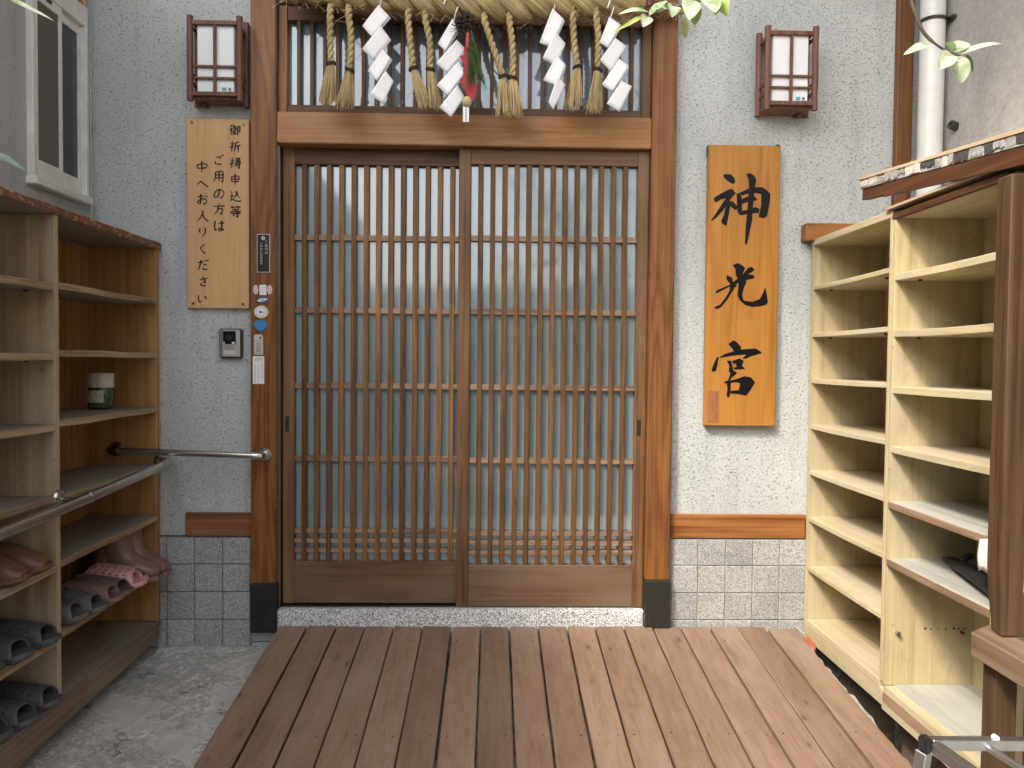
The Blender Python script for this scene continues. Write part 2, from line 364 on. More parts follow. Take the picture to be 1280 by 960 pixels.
def leaf_mat(name, c1, c2, trans):
    t = NT(name)
    n = t.noise(t.coord(), 28, 4, .6, .8)
    c = t.mix(t.ramp(n, [(.4, 0), (.6, 1)]), c1, c2)
    t.color(c); t.set(Roughness=.5, Specular_IOR_Level=.35)
    tr = t.node('ShaderNodeBsdfTranslucent'); t.link(c, tr.inputs['Color'])
    mx = t.node('ShaderNodeMixShader'); mx.inputs[0].default_value = trans
    t.link(t.b.outputs[0], mx.inputs[1]); t.link(tr.outputs[0], mx.inputs[2]); t.link(mx.outputs[0], t.out.inputs['Surface'])
    return t.m
M['leaf_pale'] = leaf_mat('variegated pale leaf', (.24, .34, .17), (.58, .62, .47), .3)
M['leaf_yellow'] = leaf_mat('yellow green leaf', (.30, .42, .08), (.50, .56, .20), .4)
M['leaf_green'] = leaf_mat('green leaf', (.07, .14, .035), (.13, .20, .07), .25)
M['leaf_teal'] = leaf_mat('bluish green leaf', (.13, .19, .165), (.22, .29, .255), .2)
M['needle'] = leaf_mat('pine needle', (.05, .10, .032), (.11, .17, .07), .15)

# ---------------------------------------------------------------- mesh helpers
class MB:
    def __init__(s): s.v, s.f, s.uv = [], [], None
    def add(s, vs, fs):
        o = len(s.v); s.v += [tuple(p) for p in vs]; s.f += [tuple(i+o for i in f) for f in fs]; return s
    def box(s, x0, x1, y0, y1, z0, z1):
        return s.add([(x0, y0, z0), (x1, y0, z0), (x1, y1, z0), (x0, y1, z0), (x0, y0, z1), (x1, y0, z1), (x1, y1, z1), (x0, y1, z1)],
                     [(0, 3, 2, 1), (4, 5, 6, 7), (0, 1, 5, 4), (1, 2, 6, 5), (2, 3, 7, 6), (3, 0, 4, 7)])
    def prism(s, poly, y0, y1):   # poly in (x,z), extruded along y
        n = len(poly)
        a = sum(poly[i][0]*poly[(i+1) % n][1]-poly[(i+1) % n][0]*poly[i][1] for i in range(n))
        if a < 0: poly = poly[::-1]
        vs = [(x, y0, z) for x, z in poly]+[(x, y1, z) for x, z in poly]
        fs = [tuple(range(n)), tuple(range(2*n-1, n-1, -1))]+[(i, i+n, (i+1) % n+n, (i+1) % n) for i in range(n)]
        return s.add(vs, fs)
    def tube(s, pts, rad, n=10, caps=True, uv=False, twist=0.0, squash=1.0):
        pts = [Vector(p) for p in pts]; k = len(pts)
        if not hasattr(rad, '__len__'): rad = [rad]*k
        t0 = (pts[1]-pts[0]).normalized()
        ref = Vector((0, 0, 1)) if abs(t0.z) < .9 else Vector((0, 1, 0))
        u = t0.cross(ref).normalized()
        base = len(s.v); vs = []
        L = 0; Ls = []
        for i, p in enumerate(pts):
            t = (pts[min(i+1, k-1)]-pts[max(i-1, 0)]).normalized()
            u = (u-t*u.dot(t)).normalized(); b = t.cross(u)
            if i: L += (p-pts[i-1]).length
            Ls.append(L)
            for j in range(n):
                a = 2*pi*j/n+twist*i
                vs.append(p+(u*cos(a)+b*sin(a)*squash)*rad[i])
        fs = []
        for i in range(k-1):
            for j in range(n):
                fs.append((i*n+j, i*n+(j+1) % n, (i+1)*n+(j+1) % n, (i+1)*n+j))
        if caps:
            fs += [tuple(range(n-1, -1, -1)), tuple((k-1)*n+j for j in range(n))]
        if uv:
            if s.uv is None: s.uv = {}
            fo = len(s.f)
            for i in range(k-1):
                for j in range(n):
                    s.uv[fo+i*n+j] = ((Ls[i], j/n), (Ls[i], (j+1)/n), (Ls[i+1], (j+1)/n), (Ls[i+1], j/n))
        return s.add(vs, fs)
    def rings(s, rings, caps=True, closed=True):
        n = len(rings[0]); k = len(rings)
        vs = [p for r in rings for p in r]; fs = []
        for i in range(k-1):
            for j in range(n if closed else n-1):
                fs.append((i*n+j, i*n+(j+1) % n, (i+1)*n+(j+1) % n, (i+1)*n+j))
        if caps: fs += [tuple(range(n-1, -1, -1)), tuple((k-1)*n+j for j in range(n))]
        return s.add(vs, fs)
    def mesh(s, name, mat, bevel=0, smooth=False, segs=1):
        me = bpy.data.meshes.new(name)
        me.from_pydata(s.v, [], s.f)
        if s.uv:
            ul = me.uv_layers.new(name='UVMap')
            for p in me.polygons:
                q = s.uv.get(p.index)
                if q:
                    for li, c in zip(p.loop_indices, q): ul.data[li].uv = c
        if bevel or not s.uv:
            bm = bmesh.new(); bm.from_mesh(me)
            if bevel:
                bmesh.ops.bevel(bm, geom=bm.edges[:], offset=bevel, segments=segs, affect='EDGES', clamp_overlap=True)
            bmesh.ops.recalc_face_normals(bm, faces=bm.faces[:])
            bm.to_mesh(me); bm.free()
        if mat is not None: me.materials.append(M[mat])
        if smooth:
            me.polygons.foreach_set('use_smooth', [True]*len(me.polygons))
            if smooth != 'all':
                try: me.set_sharp_from_angle(angle=radians(40))
                except Exception: pass
        return me

def tag(o, label=None, cat=None, group=None, kind=None):
    if label: o['label'] = label
    if cat: o['category'] = cat
    if group: o['group'] = group
    if kind: o['kind'] = kind
    return o
def wpos(o):
    p = Vector((0, 0, 0))
    while o is not None: p += o.location; o = o.parent
    return p
def thing(name, label, cat, loc=(0, 0, 0), group=None):
    o = bpy.data.objects.new(name, None); COL.objects.link(o); o.location = loc
    o.empty_display_size = .05
    return tag(o, label, cat, group)
def put(name, me, parent=None, label=None, kind=None, local=False):
    o = bpy.data.objects.new(name, me); COL.objects.link(o)
    if parent is not None:
        o.parent = parent
        if not local: o.location = -wpos(parent)
    return tag(o, label, kind=kind)
def obj(name, mb, mat, parent=None, bevel=0, smooth=False, label=None, kind=None, local=False, segs=1):
    return put(name, mb.mesh(name, mat, bevel, smooth, segs), parent, label, kind, local)
def box(name, b, mat, parent=None, bevel=.0015, **kw):
    return obj(name, MB().box(*b), mat, parent, bevel, **kw)
def copy_thing(root, loc, rot=None, label=None):
    r = root.copy(); COL.objects.link(r); r.location = loc
    if rot is not None: r.rotation_euler = rot
    if label: r['label'] = label
    for ch in list(root.children):
        c = ch.copy(); COL.objects.link(c); c.parent = r
        for g in list(ch.children):
            d = g.copy(); COL.objects.link(d); d.parent = c
    return r
def disc(x, z, r, y0, y1, n=16, sx=1, sz=1):
    return MB().prism([(x+r*sx*cos(2*pi*i/n), z+r*sz*sin(2*pi*i/n)) for i in range(n)], y0, y1)

# ================================================================ SETTING
def ground():
    mb = MB(); xs = [-40, -12, -4, -2.4]+[-1.8+.06*i for i in range(51)]+[1.2275, 1.2285]+[1.26+.06*i for i in range(12)]+[2.6, 4, 12, 40]
    ys = [-60, -20, -9, -6, -4, -3]+[-2.4+.06*i for i in range(42)]+[.3, 3, 30]
    rnd = random.Random(3)
    def z(x, y):
        b = .06*max(y, -2.5) if y < 0 else 0
        if -2.4 < y < 0 and -1.8 < x < 1.9: b += rnd.uniform(-.004, .004) + .006*sin(x*9+1)*sin(y*7)
        if x > 1.228 and -2.3 < y < -.005: b = -.42
        return b-.004
    vs = [(x, y, z(x, y)) for y in ys for x in xs]; n = len(xs)
    fs = [(j*n+i, j*n+i+1, (j+1)*n+i+1, (j+1)*n+i) for j in range(len(ys)-1) for i in range(n-1)]
    mb.add(vs, fs)
    obj('ground', mb, 'concrete', smooth='all', kind='structure')
ground()
M['asphalt'] = speckle('added dark asphalt', [(.03, .03, .031), (.05, .05, .05), (.075, .075, .072)], 120, .85, .5)
y_ = MB().add([(-14, -40, -.148), (14, -40, -.148), (14, -3.3, -.148), (-14, -3.3, -.148)], [(0, 1, 2, 3)])
obj('added_paving', y_, 'asphalt', kind='structure')  # unseen dark sheet added to dim what the lower door glass mirrors

# --- front building: stucco, tiles, bands, eave
B = thing('shrine_building', 'pale pitted stucco front wall with grey tiles along its foot, around the lattice doors', 'building', (0, .1, 0))
box('stucco_panel', (-1.576, -.93, 0, .10, .442, 4.2), 'stucco', B, 0)
box('stucco_panel', (.70, 1.74, 0, .10, .442, 4.2), 'stucco', B, 0)
box('stucco_panel', (-.93, .70, .06, .10, 2.66, 4.2), 'stucco', B, 0)
box('tile_backing', (-1.576, -.85, -.008, .10, -.1, .438), 'grout', B, 0)
box('tile_backing', (.7135, 1.74, -.0105, .10, -.45, .438), 'grout_pale', B, 0)
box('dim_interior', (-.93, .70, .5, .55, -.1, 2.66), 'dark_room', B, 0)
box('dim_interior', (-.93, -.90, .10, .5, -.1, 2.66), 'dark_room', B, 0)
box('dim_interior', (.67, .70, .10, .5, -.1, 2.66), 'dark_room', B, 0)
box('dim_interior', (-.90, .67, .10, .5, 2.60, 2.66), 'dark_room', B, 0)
def tiles(xs, zs, mat):
    for i in range(len(xs)-1):
        for j in range(len(zs)-1):
            g = .0021; dy = random.uniform(-.0012, .0012)
            x0, x1, z1, z0 = xs[i]+g, xs[i+1]-g, zs[j]-g, zs[j+1]+g
            if x1-x0 < .01 or z1-z0 < .01: continue
            box('tile', (x0, x1, -.014+dy, -.0005, z0, z1), mat, B, .002)
tiles([-1.505, -1.395, -1.285, -1.176, -1.066, -.9555], [.437, .33, .2195, .109, -.002, -.11], 'tile_dark')
tiles([-.953, -.85], [.065, .02, -.1], 'tile_dark')
tiles([.722, .8305, .9415, 1.0525, 1.161, 1.270, 1.38, 1.49], [.437, .330, .219, .1095, -.002], 'tile')
box('wood_band', (-1.209, -.952, -.016, .001, .441, .535), 'band_dark', B, .002)
box('wood_band', (.716, 1.262, -.016, .001, .4415, .5375), 'band', B, .002)
box('corner_post', (1.587, 1.649, -.03, .001, -.05, 3.3), 'brown_z', B, .003)
box('wall_rail', (1.224, 1.575, -.055, .001, 1.630, 1.699), 'band', B, .004)
box('eave', (-6, 4, -1.95, .10, 4.20, 4.26), 'eave', B, 0)
box('roof_slab', (-6, 4, -2.02, 3.0, 4.262, 4.36), 'far_roof', B, 0)

# --- door frame
D = thing('door_frame', 'brown stained timber door frame of two posts and a lintel on a granite sill', 'door frame', (-.12, 0, 0))
box('post', (-.946, -.8475, -.042, .12, .262, 2.66), 'post', D, .004, segs=2)
box('post', (.6125, .7095, -.042, .12, .278, 2.66), 'post', D, .004, segs=2)
box('post_sleeve', (-.9475, -.845, -.046, .11, .066, .262), 'black_shoe', D, .003)
box('post_sleeve', (.611, .713, -.046, .11, .078, .278), 'streaked', D, .003)
box('lintel', (-.847, .612, -.034, .11, 1.9835, 2.1035), 'post_x', D, .003, segs=2)
box('head_beam', (-.847, .612, -.030, .11, 2.520, 2.66), 'frame_x', D, .003)
box('granite_sill', (-.853, .612, -.026, .14, -.05, .153), 'granite', D, .005, segs=2)
box('door_track', (-.846, .611, .004, .10, .1535, .1575), 'steel_dark', D, 0)
box('jamb_strip', (-.8465, -.8435, -.01, .012, .16, 1.98), 'steel', D, 0)

# --- sliding doors
def door(x0, x1, y, bars, rails, zk, ztop, zb, pull_x, label, stile_l, stile_r, zpull):
    d = thing('sliding_door', label, 'door', ((x0+x1)/2, y, zb), 'lattice doors')
    obj('stile', MB().box(x0, x0+stile_l, y, y+.030, zb, 1.982), 'frame_z', d, .002)
    obj('stile', MB().box(x1-stile_r, x1, y, y+.030, zb, 1.982), 'frame_z', d, .002)
    a, b = x0+stile_l, x1-stile_r
    box('top_rail', (a, b, y+.003, y+.030, ztop, 1.9815), 'frame_x', d, .002)
    box('kickboard', (a, b, y+.003, y+.028, zb+.001, zk), 'kick', d, .002)
    for xc in bars:
        wd = .0205+random.uniform(-.001, .001)
        o = box('lattice_bar', (xc-wd/2, xc+wd/2, y+.004+random.uniform(0, .001), y+.016, zk+.0005, ztop-.0005), 'bar', d, .0015)
    for zc in rails:
        rh = .0112 if zc > .5 else .0092
        box('lattice_rail', (a+.0005, b-.0005, y+.0062, y+.0175, zc-rh, zc+rh), 'bar_x', d, .001)
    box('glass_pane', (a+.0005, b-.0005, y+.0255, y+.0285, zk+.0005, ztop-.0005), 'door_glass', d, 0)
    p = box('finger_pull', (pull_x-.0075, pull_x+.0075, y-.0015, y+.01, zpull-.033, zpull+.033), 'steel_dark', d, .002)
    box('pull_recess', (pull_x-.0045, pull_x+.0045, y-.0025, y+.005, zpull-.028, zpull+.028), 'black_plastic', p, 0)
    return d
ra = [1.631, 1.341, 1.040, .7465, .4535, .4145, .3755]
door(-.841, -.096, .030, [-.757+.049*i for i in range(14)], ra, .331, 1.919, .160, -.823,
     'left lattice sliding door, set behind the other one', .046, .046, .885)
door(-.142, .6115, -.004, [-.0555+.0479*i for i in range(13)], ra, .327, 1.921, .1585, .585,
     'right lattice sliding door, overlapping in front of the other one', .0485, .044, .883)

# --- transom
T = thing('transom_window', 'slatted transom window above the lintel behind the straw rope', 'window', (-.12, 0, 2.1))
box('stile', (-.846, -.811, -.018, .05, 2.105, 2.519), 'post', T, .002)
box('stile', (.5745, .6115, -.018, .05, 2.105, 2.519), 'frame_z', T, .002)
box('top_rail', (-.811, .5745, -.014, .05, 2.462, 2.519), 'frame_x', T, .002)
box('bottom_rail', (-.811, .5745, -.014, .05, 2.105, 2.137), 'frame_x', T, .002)
for i in range(27):
    x = -.769+.0502*i
    box('lattice_bar', (x-.0072, x+.0072, -.008, .012, 2.1372, 2.4618), 'transom_bar', T, .001)
box('glass_pane', (-.8108, .5743, .018, .022, 2.1372, 2.4618), 'transom_glass', T, 0)

# --- side walls
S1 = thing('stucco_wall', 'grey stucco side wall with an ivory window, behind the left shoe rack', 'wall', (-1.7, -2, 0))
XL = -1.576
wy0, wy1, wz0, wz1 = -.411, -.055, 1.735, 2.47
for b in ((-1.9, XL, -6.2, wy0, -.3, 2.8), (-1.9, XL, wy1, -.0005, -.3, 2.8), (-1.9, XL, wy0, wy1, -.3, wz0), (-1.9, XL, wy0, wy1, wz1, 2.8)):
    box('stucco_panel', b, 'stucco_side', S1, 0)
S2 = thing('boundary_wall', 'weathered grey plaster wall on the far right behind the white drain pipe', 'wall', (1.85, -2, 0))
obj('plaster_panel', MB().box(1.741, 2.0, -6.2, 1.0, -.6, 3.5), 'plaster', S2)

# --- side window
Wn = thing('sliding_window', 'ivory framed sliding window in the left side wall', 'window', (XL, -.23, wz0))
fx = XL+.022
box('frame', (XL-.06, fx, wy0, wy0+.019, 1.757, 2.47), 'window_frame', Wn, .002)
box('frame', (XL-.06, fx, wy1-.020, wy1, 1.757, 2.47), 'window_frame', Wn, .002)
box('frame', (XL-.06, fx, wy0+.019, wy1-.02, 2.395, 2.47), 'window_frame', Wn, .002)
box('sill', (XL-.06, XL+.034, wy0-.008, wy1+.010, 1.727, 1.757), 'window_frame', Wn, .004)
def sash(y0, y1, xf, z0, z1, pane, name):
    s = box(name, (xf-.016, xf, y0, y0+.018, z0, z1), 'window_frame', Wn, .002)
    m = MB().box(xf-.0155, xf-.0005, y1-.016, y1, z0, z1).box(xf-.0155, xf-.0005, y0+.018, y1-.016, z0, z0+.06).box(xf-.0155, xf-.0005, y0+.018, y1-.016, z1-.035, z1)
    obj('sash_rail', m, 'window_frame', s, .001)
    obj('pane', MB().box(xf-.010, xf-.007, y0+.018, y1-.016, z0+.06, z1-.035), pane, s)
sash(-.3915, -.225, fx-.004, 1.758, 2.394, 'mesh_pane', 'screen_sash')
sash(-.2245, -.0755, fx-.018, 1.758, 2.394, 'dark_pane', 'glass_sash')
box('latch', (fx-.004, fx+.001, -.325, -.295, 2.375, 2.388), 'black_plastic', Wn, .001)
R1 = thing('wall_sign', 'red framed tan notice above the ivory window, cut off by the photo edge', 'sign', (XL, -.13, 2.45))
obj('frame', MB().add([(XL+.0, -.25, 2.555), (XL, -.05, 2.452), (XL, -.05, 2.76), (XL, -.25, 2.86), (XL+.012, -.25, 2.555), (XL+.012, -.05, 2.452), (XL+.012, -.05, 2.76), (XL+.012, -.25, 2.86)],
    [(0, 1, 2, 3), (4, 7, 6, 5), (0, 4, 5, 1), (1, 5, 6, 2), (2, 6, 7, 3), (3, 7, 4, 0)]), 'red_paint', R1)
obj('panel', MB().add([(XL+.010, -.245, 2.570), (XL+.010, -.057, 2.474), (XL+.010, -.057, 2.75), (XL+.010, -.245, 2.85), (XL+.014, -.245, 2.570), (XL+.014, -.057, 2.474), (XL+.014, -.057, 2.75), (XL+.014, -.245, 2.85)],
    [(0, 1, 2, 3), (4, 7, 6, 5), (0, 4, 5, 1), (1, 5, 6, 2), (2, 6, 7, 3), (3, 7, 4, 0)]), 'tan_sign', R1)
obj('printed_stroke', MB().box(XL+.0142, XL+.0150, -.098, -.090, 2.505, 2.545).box(XL+.0142, XL+.0150, -.105, -.080, 2.528, 2.534), 'red_paint', R1)

# --- deck ramp
DK = thing('deck_ramp', 'brown timber boarded ramp leading up to the granite door sill', 'deck', (.19, -.7, 0))
def deck():
    n = 18; x0 = -.843; p = (1.216+.843)/n; sl = .113
    def zt(y): return .083+sl*(y+.08)
    for i in range(n):
        g = random.uniform(.003, .0062); a, b = x0+p*i+g, x0+p*(i+1)-random.uniform(.0018, .0036); ya, yb = -1.52, -.031
        dz = random.uniform(-.002, .002); tw = random.uniform(-.002, .002); sk = random.uniform(-.0015, .0015)
        if i == n-1:
            yb = -.05
        m = MB(); K = 12; rr = random.Random(i); pts = []
        for k in range(K+1):
            y = ya+(yb-ya)*k/K
            ea = rr.uniform(-.0008, .0008)+sk*(k/K); eb = rr.uniform(-.0008, .0008)+sk*(k/K)
            if i == n-1: eb += rr.uniform(-.006, .003)
            z1 = zt(y)+dz
            pts.append([(a+ea, y, z1-.026), (b+eb, y, z1-.026), (b+eb, y, z1-.003+tw), (b+eb-.004, y, z1+tw), (a+ea+.004, y, z1-tw), (a+ea, y, z1-.003-tw)])
        m.rings(pts)
        bd = obj('board', m, 'deck', DK)
        for y in (-.15, -.75):
            for xx in (a+.022, b-.022):
                q = rr.uniform(-.006, .006); zz = zt(y+q)+dz
                obj('nail', MB().tube([(xx, y+q, zz-.004), (xx, y+q, zz+.0012)], .0026, 6), 'steel_dark', bd)
    for y in (-.15, -.75, -1.4):
        obj('joist', MB().add([(-.82, y-.03, zt(y)-.075), (1.19, y-.03, zt(y)-.075), (1.19, y+.03, zt(y)-.075), (-.82, y+.03, zt(y)-.075), (-.82, y-.03, zt(y)-.033), (1.19, y-.03, zt(y)-.033), (1.19, y+.03, zt(y)-.029), (-.82, y+.03, zt(y)-.029)],
            [(0, 3, 2, 1), (4, 5, 6, 7), (0, 1, 5, 4), (1, 2, 6, 5), (2, 3, 7, 6), (3, 0, 4, 7)]), 'plinth', DK)
    # ragged mortar strip beside the deck
    rr = random.Random(5); m = MB(); rings = []
    for k in range(40):
        y = -.06-1.2*k/39; z1 = zt(y)-.012+rr.uniform(-.006, .004); e = 1.232+rr.uniform(-.006, .007)
        rings.append([(1.2165, y, z1-.09), (1.2165, y, z1), (e-.006, y, z1), (e, y, z1-.015), (e+.01, y, z1-.09)])
    m.rings(rings)
    o = obj('mortar_strip', m, 'mortar'); o['kind'] = 'structure'
    rings = []; m = MB()
    for k in range(28):
        y = -.003-.0*k; x = -1.32+.36*k/27
        rings.append([(x, -.001, -.02), (x, -.001, .016+rr.uniform(-.006, .006)-.008), (x, -.02-rr.uniform(0, .008), .002+rr.uniform(-.003, .003)), (x, -.07-rr.uniform(0, .03), -.014)])
    m.rings(rings)
    o = obj('concrete_fillet', m, 'concrete', smooth='all'); o['kind'] = 'structure'
deck()
BR = thing('broken_brick', 'broken red brick end at the foot of the cream rack beside the deck', 'brick', (1.235, -.06, .05))
obj('brick_body', MB().prism([(1.219, .02), (1.262, .02), (1.264, .052), (1.245, .076), (1.226, .088), (1.219, .085)], -.14, -.03), 'brick', BR, .004)
obj('mortar_crust', MB().prism([(1.2185, .06), (1.234, .074), (1.232, .094), (1.2185, .094)], -.12, -.024), 'mortar', BR, .003)

# ================================================================ SHOE RACKS
def rack_left():
    R = thing('shoe_rack', 'worn brown plywood shoe rack on the left holding slippers', 'shoe rack', (-1.44, -.7, 0))
    xf, xb = -1.308, -1.568; t = .021
    box('back_panel', (-1.574, -1.5685, -.7215, -.021, .09, 1.568), 'shelf_lo', R, 0)
    box('back_panel', (-1.574, -1.5685, -1.421, -.7225, .09, 1.568), 'shelf_l', R, 0)
    box('end_panel', (xb, xf, -.043, -.021, .112, 1.568), 'shelf_lo', R, .0015)
    box('divider', (xb, xf+.001, -.733, -.711, .112, 1.568), 'shelf_l', R, .0015)
    box('divider', (xb, xf+.001, -1.43, -1.408, .112, 1.568), 'shelf_l', R, .0015)
    box('cover_strip', (-1.39, -1.378, -.7345, -.733, .12, 1.56), 'shelf_l', R, 0)
    box('cover_strip', (-1.47, -1.466, -.0445, -.043, .12, 1.56), 'shelf_lo', R, 0)
    obj('top_board', MB().box(xb-.003, xf+.006, -1.45, -.017, 1.569, 1.591), 'shelf_ly', R, .002)
    K = 40; rr = random.Random(2); rings = []
    for k in range(K+1):
        y = -1.45+1.433*k/K
        rings.append([(xf+.0065, y, 1.567+rr.uniform(-.002, .001)), (xf+.0105+rr.uniform(-.002, .001), y, 1.570), (xf+.0105+rr.uniform(-.002, .001), y, 1.588), (xf+.0065, y, 1.5925+rr.uniform(-.002, .001))])
    obj('edge_strip', MB().rings(rings), 'chipped', R)
    for (ya, yb, zs) in ((-.7105, -.0435, [1.371, 1.166, .954, .726, .528, .311]), (-1.4075, -.7335, [1.362, 1.156, .944, .729, .517, .299])):
        for z in zs:
            e = random.uniform(-.002, .002); rr = random.Random(z)
            rings = []; edge = []
            for k in range(15):
                y = ya+(yb-ya)*k/14; f = xf-.001+rr.uniform(-.0016, .0006); zz = z+e*(k/14-.5)*2+.0012*sin(k*.7+z*9)
                rings.append([(xb, y, zz-t), (f, y, zz-t), (f+.0008, y, zz-.003), (f-.003, y, zz), (xb, y, zz)])
                edge.append([(f+.0010, y, zz-t), (f+.0024, y, zz-t+.001), (f+.0022+rr.uniform(-.0006, .0003), y, zz-.0022), (f+.0008, y, zz-.0016)])
            o = obj('shelf_board', MB().rings(rings), 'shelf_ly', R)
            obj('edge_strip', MB().rings(edge), 'edge_ply', o)
            for y in (ya+.03, yb-.05):
                box('shelf_pin', (xf-.06, xf-.052, y, y+.010, z-t-.0075, z-t), 'steel_dark', R, 0)
        box('bottom_board', (xb, xf+.002, ya, yb, .090, .111), 'shelf_ly', R, .002)
    obj('edge_strip', MB().box(xf+.0025, xf+.0085, -1.43, -.03, .092, .1095), 'plinth', R, .001)
    obj('plinth', MB().add([(xf-.02, -1.43, -.012), (xf+.001, -1.43, -.012), (xf+.001, -.03, .040), (xf-.02, -.03, .040), (xf-.02, -1.43, .0895), (xf+.001, -1.43, .0895), (xf+.001, -.03, .0895), (xf-.02, -.03, .0895)],
        [(0, 3, 2, 1), (4, 5, 6, 7), (0, 1, 5, 4), (1, 2, 6, 5), (2, 3, 7, 6), (3, 0, 4, 7)]), 'plinth', R, .002)
    for y in (-.1, -.7, -1.3):
        box('foot_block', (xb, xf-.06, y-.04, y+.04, -.13 if y < -.5 else -.03, .0895), 'plinth', R, 0)
rack_left()

def warped(x0, x1, y0, y1, z0, z1):
    rr = random.Random(z1*7); sag = rr.uniform(.0005, .0035); tl = rr.uniform(-.0025, .0025); rings = []
    for k in range(11):
        u = k/10; y = y0+(y1-y0)*u; d = -sag*sin(pi*u)+tl*(u-.5); e = rr.uniform(-.0007, .0005)
        rings.append([(x1, y, z0+d), (x0+e+.0012, y, z0+d), (x0+e, y, z0+d+.0012), (x0+e, y, z1+d-.0014), (x0+e+.0014, y, z1+d), (x1, y, z1+d)])
    return MB().rings(rings)
def rack_right():
    R = thing('shoe_rack', 'cream painted empty shoe rack on the right beside the deck', 'shoe rack', (1.4, -.6, 0))
    xf, xb = 1.262, 1.546; t = .017
    box('back_panel', (1.5465, 1.552, -.6405, -.02, .10, 1.630), 'cream', R, 0)
    box('back_panel', (1.5465, 1.552, -1.18, -.6415, .10, 1.618), 'cream', R, 0)
    box('end_panel', (xf, xb, -.041, -.021, .124, 1.629), 'cream', R, .001)
    box('divider', (xf-.0005, xb, -.6405, -.6240, .124, 1.612), 'cream', R, .001)
    box('divider', (xf-.0005, xb, -.6575, -.6415, .119, 1.606), 'cream', R, .001)
    box('end_panel', (xf, xb, -1.180, -1.160, .119, 1.606), 'cream', R, .001)
    box('top_board', (xf-.002, xb, -.640, -.019, 1.6125, 1.6370), 'cream_y', R, .0015)
    box('top_board', (xf+.012, xb, -1.19, -.641, 1.6065, 1.6225), 'cream_y', R, .0015)
    box('edge_strip', (xf-.003, xf+.0115, -1.19, -.641, 1.604, 1.6235), 'fascia', R, .0015)
    obj('cover_board', MB().box(xf-.012, xb+.02, -1.2, -.610, 1.6375, 1.6460), 'light_ply', R, .001)
    for z in [1.455, 1.268, 1.087, .905, .722, .537, .338]:
        obj('shelf_board', warped(xf+.0005, xb, -.6235, -.0415, z-t, z), 'cream_y', R)
        for y in (-.10, -.52):
            box('shelf_pin', (xf+.045, xf+.053, y, y+.009, z-t-.008, z-t), 'steel_dark', R, 0)
    zs = [1.432, 1.254, 1.077, .888, .713, .529]
    for i, z in enumerate(zs):
        o = obj('shelf_board', warped(xf+.0015, xb, -1.1595, -.658, z-.0215, z), 'white_y' if i > 3 else 'cream_y', R)
        if i > 3: box('edge_strip', (xf-.0045, xf+.0010, -1.1595, -.658, z-.022, z-.002), 'raw_y', o, .0008)
        for y in (-.72, -1.09):
            box('shelf_pin', (xf+.045, xf+.053, y, y+.009, z-.0215-.008, z-.0215), 'steel_dark', R, 0)
    box('bottom_board', (xf-.001, xb, -.6235, -.021, .102, .1235), 'cream_y', R, .0012)
    box('bottom_board', (xf-.004, xb, -1.18, -.658, .096, .1185), 'cream_y', R, .0012)
    box('floor_sheet', (xf+.03, xb-.001, -.99, -.659, .119, .1215), 'white_y', R, 0)
    box('floor_sheet', (xf+.025, xb-.001, -1.158, -.992, .119, .1205), 'white_y', R, 0)
    box('plinth', (xf+.001, xf+.02, -.640, -.021, .046, .1018), 'cream_y', R, .0015)
    box('plinth', (xf+.000, xf+.02, -1.18, -.641, .036, .0955), 'cream_y', R, .0015)
    box('plinth_strip', (xf-.0035, xf-.0005, -1.18, -.650, .066, .092), 'raw_y', R, .0008)
    for y in (-.15, -.6, -1.1):
        box('foot_block', (xf+.12, xb, y-.05, y+.05, -.43, .0958 if y < -.62 else .1018), 'plinth', R, 0)
    # row of old screw holes and pegs in the tall bay
    for k in range(7):
        x = 1.39+.022*k+random.uniform(-.006, .006); r = random.choice((.0025, .004, .003))
        obj('screw_hole', disc(x, .302+random.uniform(-.002, .002), r, -.6588, -.6576, 8), 'steel_dark', R)
    obj('peg', disc(1.297, .290, .0065, -.672, -.6576, 10), 'steel', R)
    obj('peg', disc(1.507, .291, .005, -.668, -.6576, 10), 'steel_dark', R)
rack_right()

